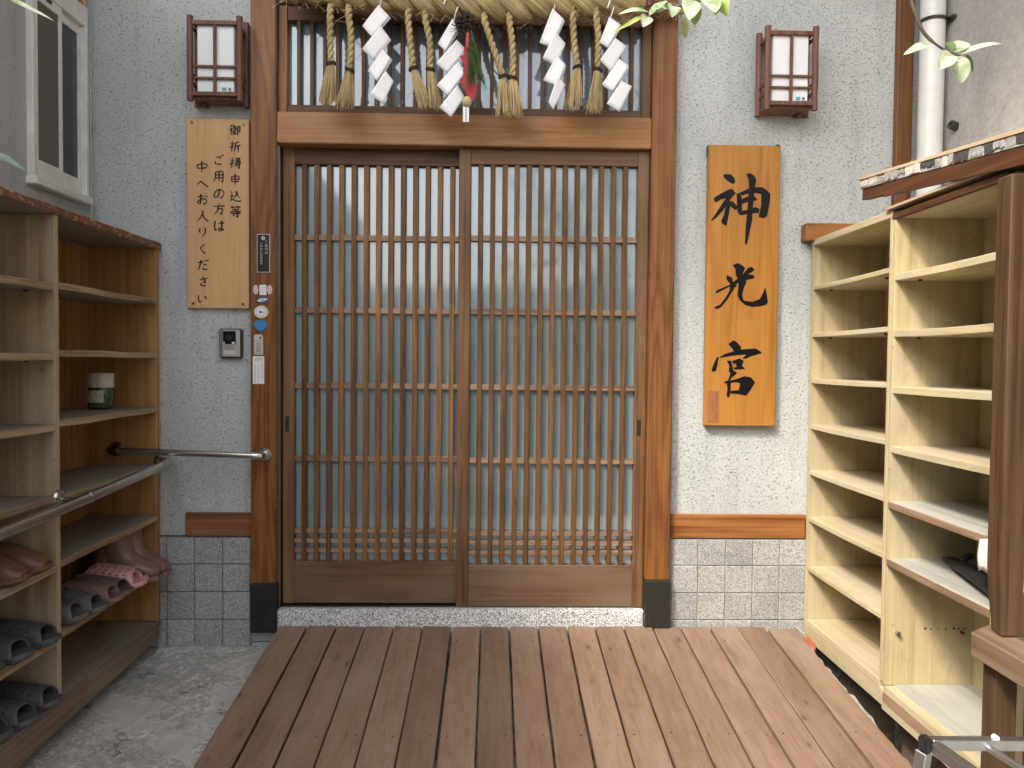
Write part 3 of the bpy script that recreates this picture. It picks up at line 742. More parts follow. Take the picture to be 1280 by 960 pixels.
# ================================================================ LEAN-TO ON THE RIGHT
def lean_to():
    L = thing('timber_lean_to', 'brown timber lean-to roof with flaking shingles and post over the cream rack', 'lean-to', (1.3, -1.25, -.07))
    def slope(y): return 1.782+.095*(y+.449)
    def sbox(x0, x1, y0, y1, a, b):   # z range relative to the roof line
        return MB().add([(x0, y0, slope(y0)+a), (x1, y0, slope(y0)+a), (x1, y1, slope(y1)+a), (x0, y1, slope(y1)+a), (x0, y0, slope(y0)+b), (x1, y0, slope(y0)+b), (x1, y1, slope(y1)+b), (x0, y1, slope(y1)+b)],
            [(0, 3, 2, 1), (4, 5, 6, 7), (0, 1, 5, 4), (1, 2, 6, 5), (2, 3, 7, 6), (3, 0, 4, 7)])
    obj('roof_sheet', sbox(1.238, 1.72, -2.6, -.449, -.010, 0), 'light_ply', L, .001)
    obj('roof_batten', sbox(1.243, 1.262, -2.6, -.452, -.040, -.0105), 'shingle_a', L, .001)
    obj('fascia', sbox(1.247, 1.268, -2.6, -.462, -.078, -.0405), 'fascia', L, .0015)
    obj('fascia', sbox(1.2425, 1.2465, -2.6, -.612, -.086, -.0425), 'fascia', L, .0015)
    rr = random.Random(11)
    y = -.46
    while y > -1.6:
        ln = rr.uniform(.018, .075); a = -.040+rr.uniform(0, .012); b = -.008-rr.uniform(0, .008); x = 1.2425-rr.uniform(.0005, .005)
        K = 5; ring = []
        for k in range(K+1):
            yy = y-ln*k/K; s = slope(yy)
            ring.append([(x, yy, s+a+rr.uniform(-.004, .006)), (1.2428, yy, s+a), (1.2428, yy, s+b), (x-.001, yy, s+b+rr.uniform(-.005, .002))])
        obj('shingle', MB().rings(ring), rr.choice(['shingle_a', 'shingle_b', 'shingle_c', 'shingle_c', 'shingle_a', 'shingle_b']), L)
        y -= ln+rr.uniform(.0, .012)
    # post with a rotted foot, beam and lower posts
    m = MB(); rings = []
    rr = random.Random(4)
    for k in range(16):
        z = .5045+(1.592-.5045)*(k/15)**1.8
        c = .016*max(0, 1-(z-.5045)/.16)
        j = rr.uniform(-.0015, .0015) if z < .7 else 0
        rings.append([(1.20+c*.4+j, -1.288+j, z), (1.285, -1.288, z), (1.285, -1.235, z), (1.20+c+j, -1.235, z)])
    m.rings(rings); obj('post', m, 'timber_z', L, .0025)
    box('post_board', (1.287, 1.36, -1.284, -1.238, .52, 1.592), 'timber_z', L, .002)
    obj('beam', MB().add([(1.152, -2.6, .438), (1.245, -2.6, .438), (1.245, -1.19, .444), (1.160, -1.245, .444), (1.152, -2.6, .497), (1.245, -2.6, .497), (1.245, -1.19, .503), (1.160, -1.245, .503)],
        [(0, 3, 2, 1), (4, 5, 6, 7), (0, 1, 5, 4), (1, 2, 6, 5), (2, 3, 7, 6), (3, 0, 4, 7)]), 'timber_y', L, .003)
    box('lower_post', (1.187, 1.240, -1.300, -1.252, -.43, .4415), 'timber_z', L, .002)
    box('lower_post', (1.262, 1.33, -1.345, -1.29, -.43, .4975), 'timber_z', L, .002)
    box('lower_post', (1.187, 1.240, -2.50, -2.44, -.20, .436), 'timber_z', L, .002)
    box('post', (1.20, 1.285, -2.50, -2.44, .5, 1.52), 'timber_z', L, .002)
lean_to()

# ================================================================ SIGNS
Q_STROKES = {
'御': [[(30,5),(10,28)],[(32,28),(8,52)],[(22,42),(22,95)],[(45,8),(36,28)],[(40,22),(62,20)],[(34,42),(66,39)],[(50,22),(50,78)],[(38,55),(38,82)],[(50,60),(62,58)],[(34,86),(66,78)],[(74,22),(92,20),(90,62),(82,60)],[(74,22),(74,97)]],
'祈': [[(22,5),(32,14)],[(8,30),(36,24),(6,64)],[(23,44),(23,96)],[(28,46),(40,56)],[(84,8),(54,20)],[(54,20),(52,60),(42,92)],[(56,44),(96,38)],[(76,44),(76,98)]],
'祷': [[(22,5),(30,14)],[(6,30),(34,24),(4,64)],[(20,44),(20,96)],[(26,46),(36,56)],[(52,14),(92,10)],[(54,27),(90,24)],[(46,42),(98,37)],[(74,4),(66,44),(42,80)],[(50,60),(96,54)],[(82,44),(82,92),(72,86)],[(60,68),(68,78)]],
'申': [[(20,26),(22,72)],[(20,28),(80,22),(76,70)],[(24,47),(76,44)],[(24,68),(76,66)],[(50,4),(50,98)]],
'込': [[(12,12),(24,22)],[(8,44),(26,42),(16,66),(26,78)],[(4,90),(26,78),(60,90),(98,92)],[(60,14),(56,40),(36,68)],[(50,14),(62,14),(72,46),(92,70)]],
'等': [[(26,4),(10,22)],[(22,14),(44,12)],[(30,16),(36,24)],[(64,2),(52,18)],[(60,12),(92,8)],[(72,14),(80,22)],[(24,36),(80,32)],[(50,24),(50,50)],[(6,54),(96,48)],[(14,68),(92,63)],[(68,54),(68,96),(56,88)],[(32,76),(42,86)]],
'ご': [[(24,24),(70,20),(58,32)],[(22,62),(20,80),(50,88),(80,84)],[(76,2),(84,14)],[(90,0),(97,10)]],
'用': [[(22,14),(22,60),(8,96)],[(22,14),(82,10),(82,94),(72,88)],[(24,38),(80,36)],[(24,62),(80,60)],[(52,12),(52,92)]],
'の': [[(54,20),(46,60),(24,84),(8,68),(22,34),(56,14),(88,34),(86,66),(58,90)]],
'方': [[(48,2),(54,16)],[(6,28),(96,22)],[(42,28),(38,60),(8,96)],[(40,50),(76,46),(70,90),(56,84)]],
'は': [[(18,10),(12,50),(18,92),(26,74)],[(42,30),(94,26)],[(70,6),(72,80),(56,92),(42,82),(56,72),(92,88)]],
'中': [[(12,30),(16,66)],[(12,32),(88,26),(82,62)],[(16,62),(82,58)],[(50,4),(50,98)]],
'へ': [[(4,58),(30,34),(40,32),(96,76)]],
'お': [[(10,30),(58,24)],[(36,6),(36,80),(18,82),(14,68),(50,46),(84,54),(82,82),(58,90)],[(74,18),(92,32)]],
'入': [[(40,6),(54,10),(36,54),(4,92)],[(50,30),(66,64),(98,92)]],
'り': [[(24,14),(18,44),(30,54)],[(70,8),(74,50),(42,96)]],
'く': [[(66,6),(26,46),(68,94)]],
'だ': [[(8,30),(54,24)],[(34,6),(26,50),(10,92)],[(54,48),(82,44)],[(50,70),(54,86),(88,84)],[(72,8),(80,20)],[(88,4),(95,14)]],
'さ': [[(12,36),(88,22)],[(42,6),(70,60),(44,54)],[(26,66),(30,88),(72,90)]],
'い': [[(12,20),(14,70),(28,86),(36,66)],[(72,24),(90,62)]],
}
def smooth_path(pts, n=5):
    if len(pts) == 2:
        return [(pts[0][0]+(pts[1][0]-pts[0][0])*i/n, pts[0][1]+(pts[1][1]-pts[0][1])*i/n) for i in range(n+1)]
    out = []; P = [pts[0]]+list(pts)+[pts[-1]]
    for i in range(1, len(P)-2):
        for k in range(n):
            u = k/n; a, b, c, d = P[i-1], P[i], P[i+1], P[i+2]
            out.append(tuple(.5*((2*b[j])+(-a[j]+c[j])*u+(2*a[j]-5*b[j]+4*c[j]-d[j])*u*u+(-a[j]+3*b[j]-3*c[j]+d[j])*u**3) for j in (0, 1)))
    out.append(tuple(pts[-1])); return out
def brush_char(ch, cx, cz, size, y, wd=5.9):
    mb = MB(); sc_ = size/100
    for si, st in enumerate(Q_STROKES[ch]):
        p = smooth_path(st); n = len(p); rings = []
        for i, (x, v) in enumerate(p):
            a, b = p[max(0, i-1)], p[min(n-1, i+1)]
            dx, dy = b[0]-a[0], b[1]-a[1]; l = math.hypot(dx, dy) or 1; nx, ny = -dy/l, dx/l
            u = i/(n-1); wv = wd*(1.15-.75*u**2 if abs(dy) > abs(dx) else .72+.35*u)
            X0, Z0 = cx+(x-50)*sc_, cz-(v-50)*sc_
            yy = y-.0005-.00012*si
            rings.append([(X0+nx*wv*sc_, yy, Z0-ny*wv*sc_), (X0-nx*wv*sc_, yy, Z0+ny*wv*sc_), (X0-nx*wv*sc_, y+.0005, Z0+ny*wv*sc_), (X0+nx*wv*sc_, y+.0005, Z0-ny*wv*sc_)])
        mb.rings(rings)
    return mb
def sign_left():
    S = thing('wooden_sign', 'pale tan wooden notice board with three columns of small brush lettering', 'sign', (-1.08, -.02, 1.71))
    box('board', (-1.1965, -.958, -.022, -.001, 1.341, 2.0745), 'sign_l', S, .0015)
    Rr = [(-1.012, 2.032, '御'), (-1.011, 1.968, '祈'), (-1.010, 1.905, '祷'), (-1.011, 1.841, '申'), (-1.010, 1.777, '込'), (-1.010, 1.717, '等')]
    Mm = [(-1.075, 1.915, 'ご'), (-1.074, 1.852, '用'), (-1.073, 1.786, 'の'), (-1.073, 1.726, '方'), (-1.073, 1.662, 'は')]
    Ll = [(-1.139, 1.888, '中'), (-1.137, 1.823, 'へ'), (-1.138, 1.763, 'お'), (-1.137, 1.697, '入'), (-1.136, 1.636, 'り'), (-1.135, 1.571, 'く'), (-1.136, 1.508, 'だ'), (-1.134, 1.445, 'さ'), (-1.138, 1.378, 'い')]
    for x, z, c in Rr+Mm+Ll:
        obj('character', brush_char(c, x, z, .046 if c not in 'ごりくさい' else .041, -.0222), 'ink_brown', S)
    for x, z in ((-1.177, 2.059), (-.977, 2.054), (-1.173, 1.359), (-.981, 1.358)):
        obj('screw', disc(x, z, .0055, -.027, -.022, 12), 'brass', S, .001)
sign_left()
def sign_right():
    S = thing('wooden_sign', 'tall amber wooden name board with three large black carved characters', 'sign', (.98, -.02, 1.45))
    box('board', (.840, 1.124, -.034, -.0055, .8965, 2.003), 'sign_r', S, .002)
    box('wall_batten', (.86, 1.10, -.005, .0005, .95, 1.95), 'brown_z', S, 0)
    box('hook', (1.105, 1.121, -.036, -.002, 2.0035, 2.0075), 'steel_dark', S, 0)
    box('hook', (.8375, .8395, -.032, -.004, 1.965, 2.004), 'steel_dark', S, 0)
    def ch(polys, px, py, s):
        mb = MB()
        for i, q in enumerate(polys):
            pts = []
            for x, y in q:
                # crop pixel -> board metres (affine of the board plane)
                u, v = px+x/s, py+y/s
                X = .818+(u-880)*.00324+.0003*(v-200)/100*3.0; Z = 1.940-(v-200)*.003094+(u-880)*.00001
                pts.append((X, Z))
            mb.prism(pts, -.0352-.00015*i, -.0335)
        obj('character', mb, 'ink', S)
    ch([[(195,140),(225,133),(270,135),(296,160),(314,190),(312,222),(285,230),(240,200),(205,170)],
        [(108,380),(125,360),(190,322),(262,283),(295,287),(322,328),(300,350),(262,395),(200,500),(140,570),(90,610),(83,602),(130,530),(185,440),(228,375),(180,388),(128,422),(112,408)],
        [(232,400),(265,395),(268,470),(240,640),(228,655),(190,630),(185,605),(212,540)],
        [(268,410),(290,405),(340,455),(338,485),(318,495),(265,450)],
        [(330,325),(355,328),(380,360),(387,540),(375,548),(345,520),(335,400)],
        [(340,330),(450,275),(520,262),(585,262),(630,295),(662,332),(655,420),(632,550),(600,575),(550,560),(555,530),(575,440),(572,330),(520,318),(440,325),(385,345)],
        [(380,385),(440,355),(500,345),(535,388),(500,402),(440,410),(385,430)],
        [(375,505),(440,490),(520,463),(555,480),(550,520),(490,525),(380,545)],
        [(420,130),(455,120),(500,145),(522,190),(508,250),(490,480),(485,600),(440,830),(428,845),(420,830),(425,650),(440,500),(452,250),(445,180)]], 880, 200, 8.0)
    ch([[(362,212),(420,183),(470,205),(510,240),(480,320),(470,390),(430,385),(400,330),(395,250)],
        [(290,365),(300,330),(330,348),(355,355),(372,420),(415,460),(400,480),(345,445),(300,395)],
        [(470,340),(545,240),(590,228),(622,262),(600,285),(545,320),(600,325),(628,350),(610,368),(545,385),(480,400)],
        [(165,545),(180,520),(210,505),(330,450),(420,375),(470,360),(500,400),(430,430),(350,460),(210,535),(172,555)],
        [(340,445),(410,425),(380,500),(310,620),(240,715),(200,742),(160,740),(152,728),(170,718),(225,690),(290,600),(330,520)],
        [(440,390),(530,400),(490,510),(480,580),(500,640),(600,655),(690,620),(730,540),(750,475),(770,560),(785,660),(760,690),(690,708),(600,715),(520,695),(455,640),(425,575),(435,480)]], 880, 310, 9.6)
    ch([[(272,100),(320,60),(350,75),(400,130),(390,165),(330,180),(310,145)],
        [(185,235),(240,200),(330,172),(390,155),(540,142),(602,182),(590,195),(500,220),(450,245),(412,250),(450,205),(330,215),(240,232),(190,240)],
        [(165,232),(180,235),(155,370),(130,385),(110,375),(115,350),(135,290)],
        [(258,270),(300,270),(315,320),(325,370),(362,390),(350,410),(310,440),(290,470),(265,495),(285,440),(297,400),(280,380),(285,320)],
        [(310,275),(380,245),(425,270),(408,320),(440,352),(330,360),(330,340),(355,335),(350,300),(320,300)],
        [(230,500),(255,475),(300,480),(300,560),(290,640),(270,645),(262,625),(270,560),(262,500)],
        [(265,480),(350,460),(440,427),(500,440),(540,490),(500,560),(455,625),(380,610),(300,605),(300,580),(382,570),(395,500),(345,488),(280,500)]], 880, 420, 8.0)
    p = box('name_plate', (.8495, .895, -.0362, -.0338, .912, 1.036), 'plate_brown', S, .0005)
    m = MB(); rr = random.Random(9)
    for (x, z0, z1) in ((.886, .92, 1.03), (.871, .945, .995)):
        z = z1
        while z > z0:
            for k in range(3):
                a = rr.uniform(-.0025, .0025); hz = rr.uniform(.0006, .003)
                m.box(x+a-.0022, x+a+.0022 if k else x+a-.001, -.0366-.00005*k, -.036, z-.0045+k*.0018, z-.0045+k*.0018+hz*.5)
            z -= .0085
    obj('lettering', m, 'ink_brown', p)
sign_right()

# ================================================================ LANTERNS
def lantern(cx, yf, xb_side, label, z0f=2.12, z1f=2.437, zb0=2.14, zb1=2.452, logo='teal_ink'):
    L = thing('wall_lantern', label, 'lantern', (cx, 0, 2.28), 'wall lanterns')
    hw = .0925
    def pole(name, x, y, za, zb, r=.0118):
        rr = random.Random(x)
        pts = [(x+rr.uniform(-.0007, .0007), y, za+(zb-za)*i/6) for i in range(7)]
        return obj(name, MB().tube(pts, r, 12), 'lantern_wood', L, smooth=True)
    for s in (-1, 1): pole('post', cx+s*hw, yf, z0f, z1f)
    for s in (-1, 1):
        pole('post', cx+s*hw*1.02, -.013, zb0-.018, zb1-.006)
        for z in (2.19, 2.225, 2.40):
            box('side_strut', (cx+s*hw-.004, cx+s*hw+.004, yf+.008, -.018, z-.006, z+.006), 'lantern_wood', L, .001)
    box('top_rail', (cx-hw, cx+hw, yf-.006, yf+.008, 2.405, 2.420), 'lantern_wood', L, .001)
    box('bottom_rail', (cx-hw, cx+hw, yf-.008, yf+.008, 2.138, 2.153), 'lantern_wood', L, .001)
    box('base_plate', (cx-hw+.006, cx+hw-.006, yf+.008, -.004, 2.128, 2.140), 'lantern_wood', L, .001)
    box('top_plate', (cx-hw+.006, cx+hw-.006, yf+.0085, -.004, 2.408, 2.418), 'lantern_wood', L, .001)
    box('mullion', (cx-.0055, cx+.0055, yf-.005, yf+.004, 2.1535, 2.4045), 'lantern_wood', L, .001)
    for z in (2.250, 2.206):
        box('glazing_bar', (cx-hw+.01, cx+hw-.01, yf-.003, yf+.006, z-.0042, z+.0042), 'lantern_wood', L, .001)
    sh = box('shade', (cx-.070, cx+.070, yf+.0085, -.006, 2.1405, 2.4075), 'shoji', L, .003)
    box('sticker', (cx+.024, cx+.041, yf+.0078, yf+.0088, 2.160, 2.174), logo, sh, 0)
    obj('sticker', disc(cx+.053, 2.168, .006, yf+.0078, yf+.0088, 10), 'print_grey', sh)
    box('sticker', (cx+.045, cx+.062, yf+.0078, yf+.0087, 2.158, 2.1605), 'print_grey', sh, 0)
    box('bracket', (cx+(-.07 if xb_side > 0 else .05), cx+(-.05 if xb_side > 0 else .07), -.05, -.004, 2.118, 2.1278), 'lantern_wood', L, .001)
    obj('screw', disc(cx+.012, 2.121, .004, yf+.02, yf+.028, 8), 'black_plastic', L)
lantern(-1.064, -.090, 1, 'brown slatted wall lantern with white shade above the pale tan notice board')
lantern(1.133, -.103, -1, 'brown slatted wall lantern with white shade above the amber name board', logo='cyan_ink')

# ================================================================ ROPE AND PAPER
def catmull(P, n=10):
    P = [Vector(p) for p in P]; Q = [P[0]*2-P[1]]+P+[P[-1]*2-P[-2]]; out = []
    for i in range(1, len(Q)-2):
        for k in range(n):
            u = k/n; a, b, c, d = Q[i-1], Q[i], Q[i+1], Q[i+2]
            out.append(.5*((2*b)+(-a+c)*u+(2*a-5*b+4*c-d)*u*u+(-a+3*b-3*c+d)*u**3))
    out.append(P[-1]); return out
def twist_rope(path, R, strands, pitch, phase=0, n=10, mb=None, rscale=.56):
    """strands wound round a path; R is a function of 0..1"""
    pts = path; k = len(pts); L = [0]
    for i in range(1, k): L.append(L[-1]+(pts[i]-pts[i-1]).length)
    outs = []
    for s in range(strands):
        q, rad = [], []; rr = random.Random(s*7+int(phase*10))
        for i, p in enumerate(pts):
            t = (pts[min(i+1, k-1)]-pts[max(0, i-1)]).normalized()
            ref = Vector((0, 1, 0)); u = (ref-t*ref.dot(t)).normalized(); b = t.cross(u)
            a = phase+2*pi*s/strands+2*pi*L[i]/pitch
            r = R(L[i]/L[-1])
            q.append(p+(u*cos(a)+b*sin(a))*r*(1-rscale)*1.05)
            rad.append(r*rscale*(1+rr.uniform(-.05, .05)))
        outs.append((q, rad))
    return outs
def shimenawa():
    S = thing('straw_rope', 'thick twisted straw rope with hanging tassels strung across the transom', 'rope', (-.03, -.13, 2.48))
    path = catmull([(-.80, -.125, 2.540), (-.749, -.13, 2.533), (-.63, -.13, 2.520), (-.511, -.13, 2.508), (-.302, -.13, 2.492), (-.092, -.13, 2.477), (.088, -.13, 2.478), (.299, -.13, 2.490), (.451, -.13, 2.490), (.542, -.115, 2.493), (.648, -.085, 2.503), (.72, -.075, 2.508)], 16)
    def R(u):
        return .055 if u < .74 else max(.020, .055-(u-.74)*.19)
    for q, rad in twist_rope(path, R, 2, .175, .6, rscale=.56):
        mb = MB().tube(q, rad, 14, uv=True)
        obj('strand', mb, 'straw', S, smooth='all')
    # stray straws on the rope
    rr = random.Random(21); m = MB()
    for i in range(420):
        k = rr.randrange(2, len(path)-3); p = path[k]; t = (path[k+1]-path[k]).normalized()
        a = rr.uniform(0, 2*pi); r = R(k/len(path))*.98
        o = Vector((0, cos(a), sin(a)))*r
        d = (t*rr.uniform(-1, 1)+Vector((0, -cos(a)*0-rr.uniform(0, .35), sin(a)*rr.uniform(0, .5)-.25)))*rr.uniform(.02, .06)
        m.tube([p+o*.95, p+o+d*.5+Vector((0, 0, .002)), p+o+d], .0008, 3, uv=True)
    for (x0, z0, x1, z1) in ((-.60, 2.40, -.52, 2.37), (-.50, 2.41, -.42, 2.37), (-.35, 2.10, -.27, 2.17), (-.62, 2.36, -.56, 2.42)):
        m.tube([(x0, -.16, z0), ((x0+x1)/2, -.165, (z0+z1)/2+.008), (x1, -.16, z1)], .0009, 3, uv=True)
    obj('stray_straw', m, 'straw_fibre', S, kind='stuff')
    TT = [((-.617, 2.445), (-.613, 2.244), (-.628, 2.097)), ((-.549, 2.442), (-.545, 2.222), (-.565, 2.083)), ((-.329, 2.44), (-.308, 2.232), (-.269, 2.088)), ((-.265, 2.435), (-.245, 2.229), (-.223, 2.086)),
          ((-.043, 2.428), (.027, 2.209), (.032, 2.064)), ((.049, 2.425), (.063, 2.204), (.077, 2.065)), ((.284, 2.462), (.305, 2.250), (.294, 2.096)), ((.373, 2.456), (.382, 2.241), (.371, 2.085))]
    for ti, (a, b, c) in enumerate(TT):
        rr = random.Random(100+ti)
        mid = Vector(((a[0]+b[0])/2+(.006 if ti % 2 else -.004)+(.002 if ti < 4 else 0), -.152, (a[1]+b[1])/2))
        cp = catmull([(a[0], -.135, a[1]+.03), (a[0]+.001, -.155, a[1]-.02), mid, (b[0], -.15, b[1])], 14)
        mb = MB()
        for q, rad in twist_rope(cp, lambda u: .0135, 2, .052, ti*.9, rscale=.60):
            mb.tube(q, rad, 8, uv=True)
        tas = obj('tassel', mb, 'straw_cord', S, smooth='all')
        # fringe
        m = MB(); B3 = Vector((b[0], -.15, b[1])); C3 = Vector((c[0], -.15, c[1]))
        spread = .030 if ti not in (2, 3) else .022
        for k in range(64):
            an = rr.uniform(0, 2*pi); r0 = .0115*math.sqrt(rr.random()); r1 = spread*math.sqrt(rr.random())
            d0 = Vector((cos(an), sin(an)*.8, 0))
            end = C3+d0*r1+Vector((rr.gauss(0, .005), rr.gauss(0, .003), rr.uniform(-.008, .026)))
            p0 = B3+d0*r0+Vector((0, 0, .006)); mid2 = p0.lerp(end, .45)+d0*.004
            m.tube([p0, mid2, end], [.0016, .0019, .0013], 4, uv=True)
        for k in range(14):
            an = rr.uniform(0, 2*pi); d0 = Vector((cos(an), sin(an)*.6, 0))*rr.uniform(.6, 1.2)
            m.tube([B3, C3.lerp(B3, .3)+d0*.02, C3+d0*.045+Vector((0, 0, rr.uniform(.0, .04)))], .0007, 3, uv=True)
        obj('fringe', m, 'straw_fibre', tas, kind='stuff')
        t = MB()
        ring = [(b[0]+.0155*cos(2*pi*i/12), -.15+.0155*sin(2*pi*i/12), b[1]-.002+.004*cos(2*pi*i/12)*((-1)**ti)) for i in range(13)]
        t.tube(ring, .0034, 6); t.tube([(p[0], p[1], p[2]+.005) for p in ring], .003, 6)
        if ti == 4: t.tube([(b[0]-.015, -.162, b[1]), (b[0]-.03, -.166, b[1]+.012), (b[0]-.042, -.165, b[1]+.028)], .0022, 5)
        if ti == 5: t.tube([(b[0]-.014, -.162, b[1]), (b[0]-.022, -.166, b[1]-.006), (b[0]-.022, -.165, b[1]-.020)], .0022, 5)
        obj('tie', t, 'pinecone', tas)
    m = MB().tube([(.577, -.10, 2.56), (.577, -.135, 2.53), (.575, -.14, 2.49), (.573, -.11, 2.47)], .012, 8)
    obj('rope_peg', m, 'lantern_wood', S, smooth=True)
    for x, z in ((-.165, 2.53), (.44, 2.53)):
        obj('paper_string', MB().tube([(x, -.12, z+.05), (x-.012, -.18, z-.03), (x-.03, -.187, z-.075)], .003, 6), 'paper', S)
    return S
shimenawa()
SHIDE = [
 [[(-0.436,2.456),(-0.395,2.413),(-0.459,2.336),(-0.496,2.379)],[(-0.426,2.375),(-0.391,2.331),(-0.453,2.254),(-0.494,2.291)],[(-0.419,2.291),(-0.388,2.256),(-0.438,2.173),(-0.474,2.211)],[(-0.406,2.209),(-0.377,2.174),(-0.415,2.091),(-0.464,2.122)]],
 [[(-0.162,2.412),(-0.146,2.363),(-0.188,2.290),(-0.217,2.320)],[(-0.146,2.330),(-0.110,2.297),(-0.181,2.210),(-0.222,2.244)],[(-0.140,2.251),(-0.110,2.214),(-0.177,2.124),(-0.219,2.165)],[(-0.142,2.163),(-0.115,2.120),(-0.165,2.045),(-0.207,2.080)]],
 [[(0.208,2.458),(0.250,2.415),(0.205,2.314),(0.161,2.332)],[(0.219,2.366),(0.255,2.331),(0.220,2.249),(0.172,2.269)],[(0.224,2.282),(0.256,2.247),(0.227,2.165),(0.176,2.192)],[(0.227,2.198),(0.259,2.174),(0.215,2.081),(0.195,2.105)]],
 [[(0.420,2.430),(0.463,2.401),(0.417,2.315),(0.385,2.336)],[(0.443,2.348),(0.482,2.325),(0.426,2.231),(0.387,2.269)],[(0.458,2.273),(0.493,2.246),(0.435,2.150),(0.395,2.179)],[(0.466,2.189),(0.507,2.172),(0.461,2.077),(0.412,2.105)]],
]
SHIDE_LABEL = ['white zigzag paper streamer between the two left pairs of straw tassels', 'white zigzag paper streamer touching the red ribbon and pine sprig',
               'white zigzag paper streamer with curled lower end just left of the right pair of tassels', 'white zigzag paper streamer at the far right of the rope beside the leaves']
def shide():
    for i, ps in enumerate(SHIDE):
        top = ps[0][0]
        S = thing('paper_streamer', SHIDE_LABEL[i], 'streamer', (top[0], -.17, top[1]), 'paper streamers on the rope')
        if i: cx = 0
        for j, q in enumerate(ps):
            rr = random.Random(i*10+j)
            # order: top, right, bottom, left ; a gently curved folded strip
            A, Bq, Cq, Dq = [Vector((x, 0, z)) for x, z in q]
            yb = -.172-.004*j
            def grid(y0, k, off):
                m = MB(); N = 6; vs = []
                for a in range(N+1):
                    for b in range(N+1):
                        u, v = a/N, b/N
                        P = A.lerp(Bq, u).lerp(Dq.lerp(Cq, u), v)
                        bulge = .002*sin(pi*v)*(1 if j % 2 else .6)+k*.008*(u-.5)+.004*(u-.5)*(v-.5)
                        vs.append((P.x+off[0], y0-bulge, P.z+off[1]))
                fs = [(a*(N+1)+b, (a+1)*(N+1)+b, (a+1)*(N+1)+b+1, a*(N+1)+b+1) for a in range(N) for b in range(N)]
                return m.add(vs, fs)
            o = obj('paper_fold', grid(yb, (-1)**j*(.8 if i != 2 else 1.6), (0, 0)), 'paper', S, smooth='all')
            md = o.modifiers.new('thick', 'SOLIDIFY'); md.thickness = .0008
            if j < 3:
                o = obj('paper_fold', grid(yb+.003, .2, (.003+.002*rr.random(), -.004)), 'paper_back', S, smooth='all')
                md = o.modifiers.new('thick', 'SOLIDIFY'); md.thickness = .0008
        if i in (1, 3):
            pass
        obj('cord', MB().tube([(top[0]+.004, -.165, top[1]-.006), (top[0]+.012, -.178, top[1]+.02), (top[0]+.022, -.15, top[1]+.06)], .0025, 6), 'paper', S)
shide()
def pine():
    P = thing('pine_decoration', 'pine sprig with dark cone, red zigzag ribbon, straw ball and small white tag', 'decoration', (-.1, -.19, 2.38))
    rr = random.Random(8)
    # cone scales
    m = MB()
    for k in range(90):
        ph = rr.uniform(0, 2*pi); th = math.acos(rr.uniform(-1, 1)); r = .030
        n = Vector((sin(th)*cos(ph), sin(th)*sin(ph)*.8, cos(th)*1.1))
        p = Vector((-.112, -.195, 2.385))+n*r*.75
        m.tube([p, p+n*.010, p+n*.016+Vector((0, 0, .004))], [.006, .0055, .0008], 5)
    obj('pine_cone', m, 'pinecone', P)
    m = MB()
    for k in range(16):
        a = rr.uniform(0, 2*pi)
        m.tube([(-.125, -.20, 2.375), (-.125+.03*cos(a), -.20+.01*sin(a), 2.36+.03*sin(a)), (-.125+.045*cos(a), -.205, 2.355+.045*sin(a))], .0012, 3)
    obj('dry_grass', m, 'pinecone', P)
    m = MB()
    for k in range(150):
        u = rr.random(); base = Vector((-.088+.012*u, -.205, 2.345-.11*u))
        end = base+Vector((rr.uniform(-.030, .042)*(.7+.5*u), rr.uniform(-.02, .012), -rr.uniform(.06, .125)))
        if end.z < 2.128: end.z = 2.128+rr.uniform(0, .02)
        m.tube([base, base.lerp(end, .5)+Vector((rr.uniform(-.004, .004), 0, .004)), end], [.0013, .0012, .0005], 3)
    obj('needles', m, 'needle', P, kind='stuff')
    obj('sprig_stem', MB().tube([(-.10, -.195, 2.40), (-.09, -.202, 2.34), (-.075, -.205, 2.24)], [.004, .0035, .002], 7), 'bark', P)
    obj('orange_tie', MB().tube([(-.104, -.205, 2.345), (-.105, -.206, 2.31), (-.104, -.206, 2.29)], [.006, .0075, .006], 8), 'red_paint', P)
    rb = [[(-.118, 2.300), (-.088, 2.312), (-.082, 2.262), (-.120, 2.276)], [(-.134, 2.262), (-.098, 2.282), (-.084, 2.228), (-.112, 2.222)], [(-.122, 2.215), (-.09, 2.240), (-.070, 2.170), (-.116, 2.180)], [(-.134, 2.176), (-.098, 2.196), (-.066, 2.150), (-.080, 2.100), (-.096, 2.104)]]
    for j, q in enumerate(rb):
        obj('ribbon_fold', MB().prism(q, -.196-.002*j, -.195-.002*j), 'red', P)
    m = MB()
    for k in range(10):
        a = pi*k/10
        ring = [(-.106+.016*cos(2*pi*i/12)*cos(a), -.208+.016*cos(2*pi*i/12)*sin(a), 2.094+.017*sin(2*pi*i/12)) for i in range(13)]
        m.tube(ring, .0035, 5, uv=True)
    obj('straw_ball', m, 'straw_fibre', P, smooth='all')
    tg = box('paper_tag', (-.1195, -.0975, -.211, -.2095, 2.021, 2.077), 'paper', P, 0)
    m = MB()
    for k in range(5):
        z = 2.066-.009*k
        m.box(-.112, -.105, -.2115, -.211, z-.001, z).box(-.110, -.1075, -.2117, -.211, z-.005, z+.001).box(-.1125, -.1045, -.2116, -.211, z-.0045, z-.0035)
    obj('lettering', m, 'print_grey', tg)
pine()

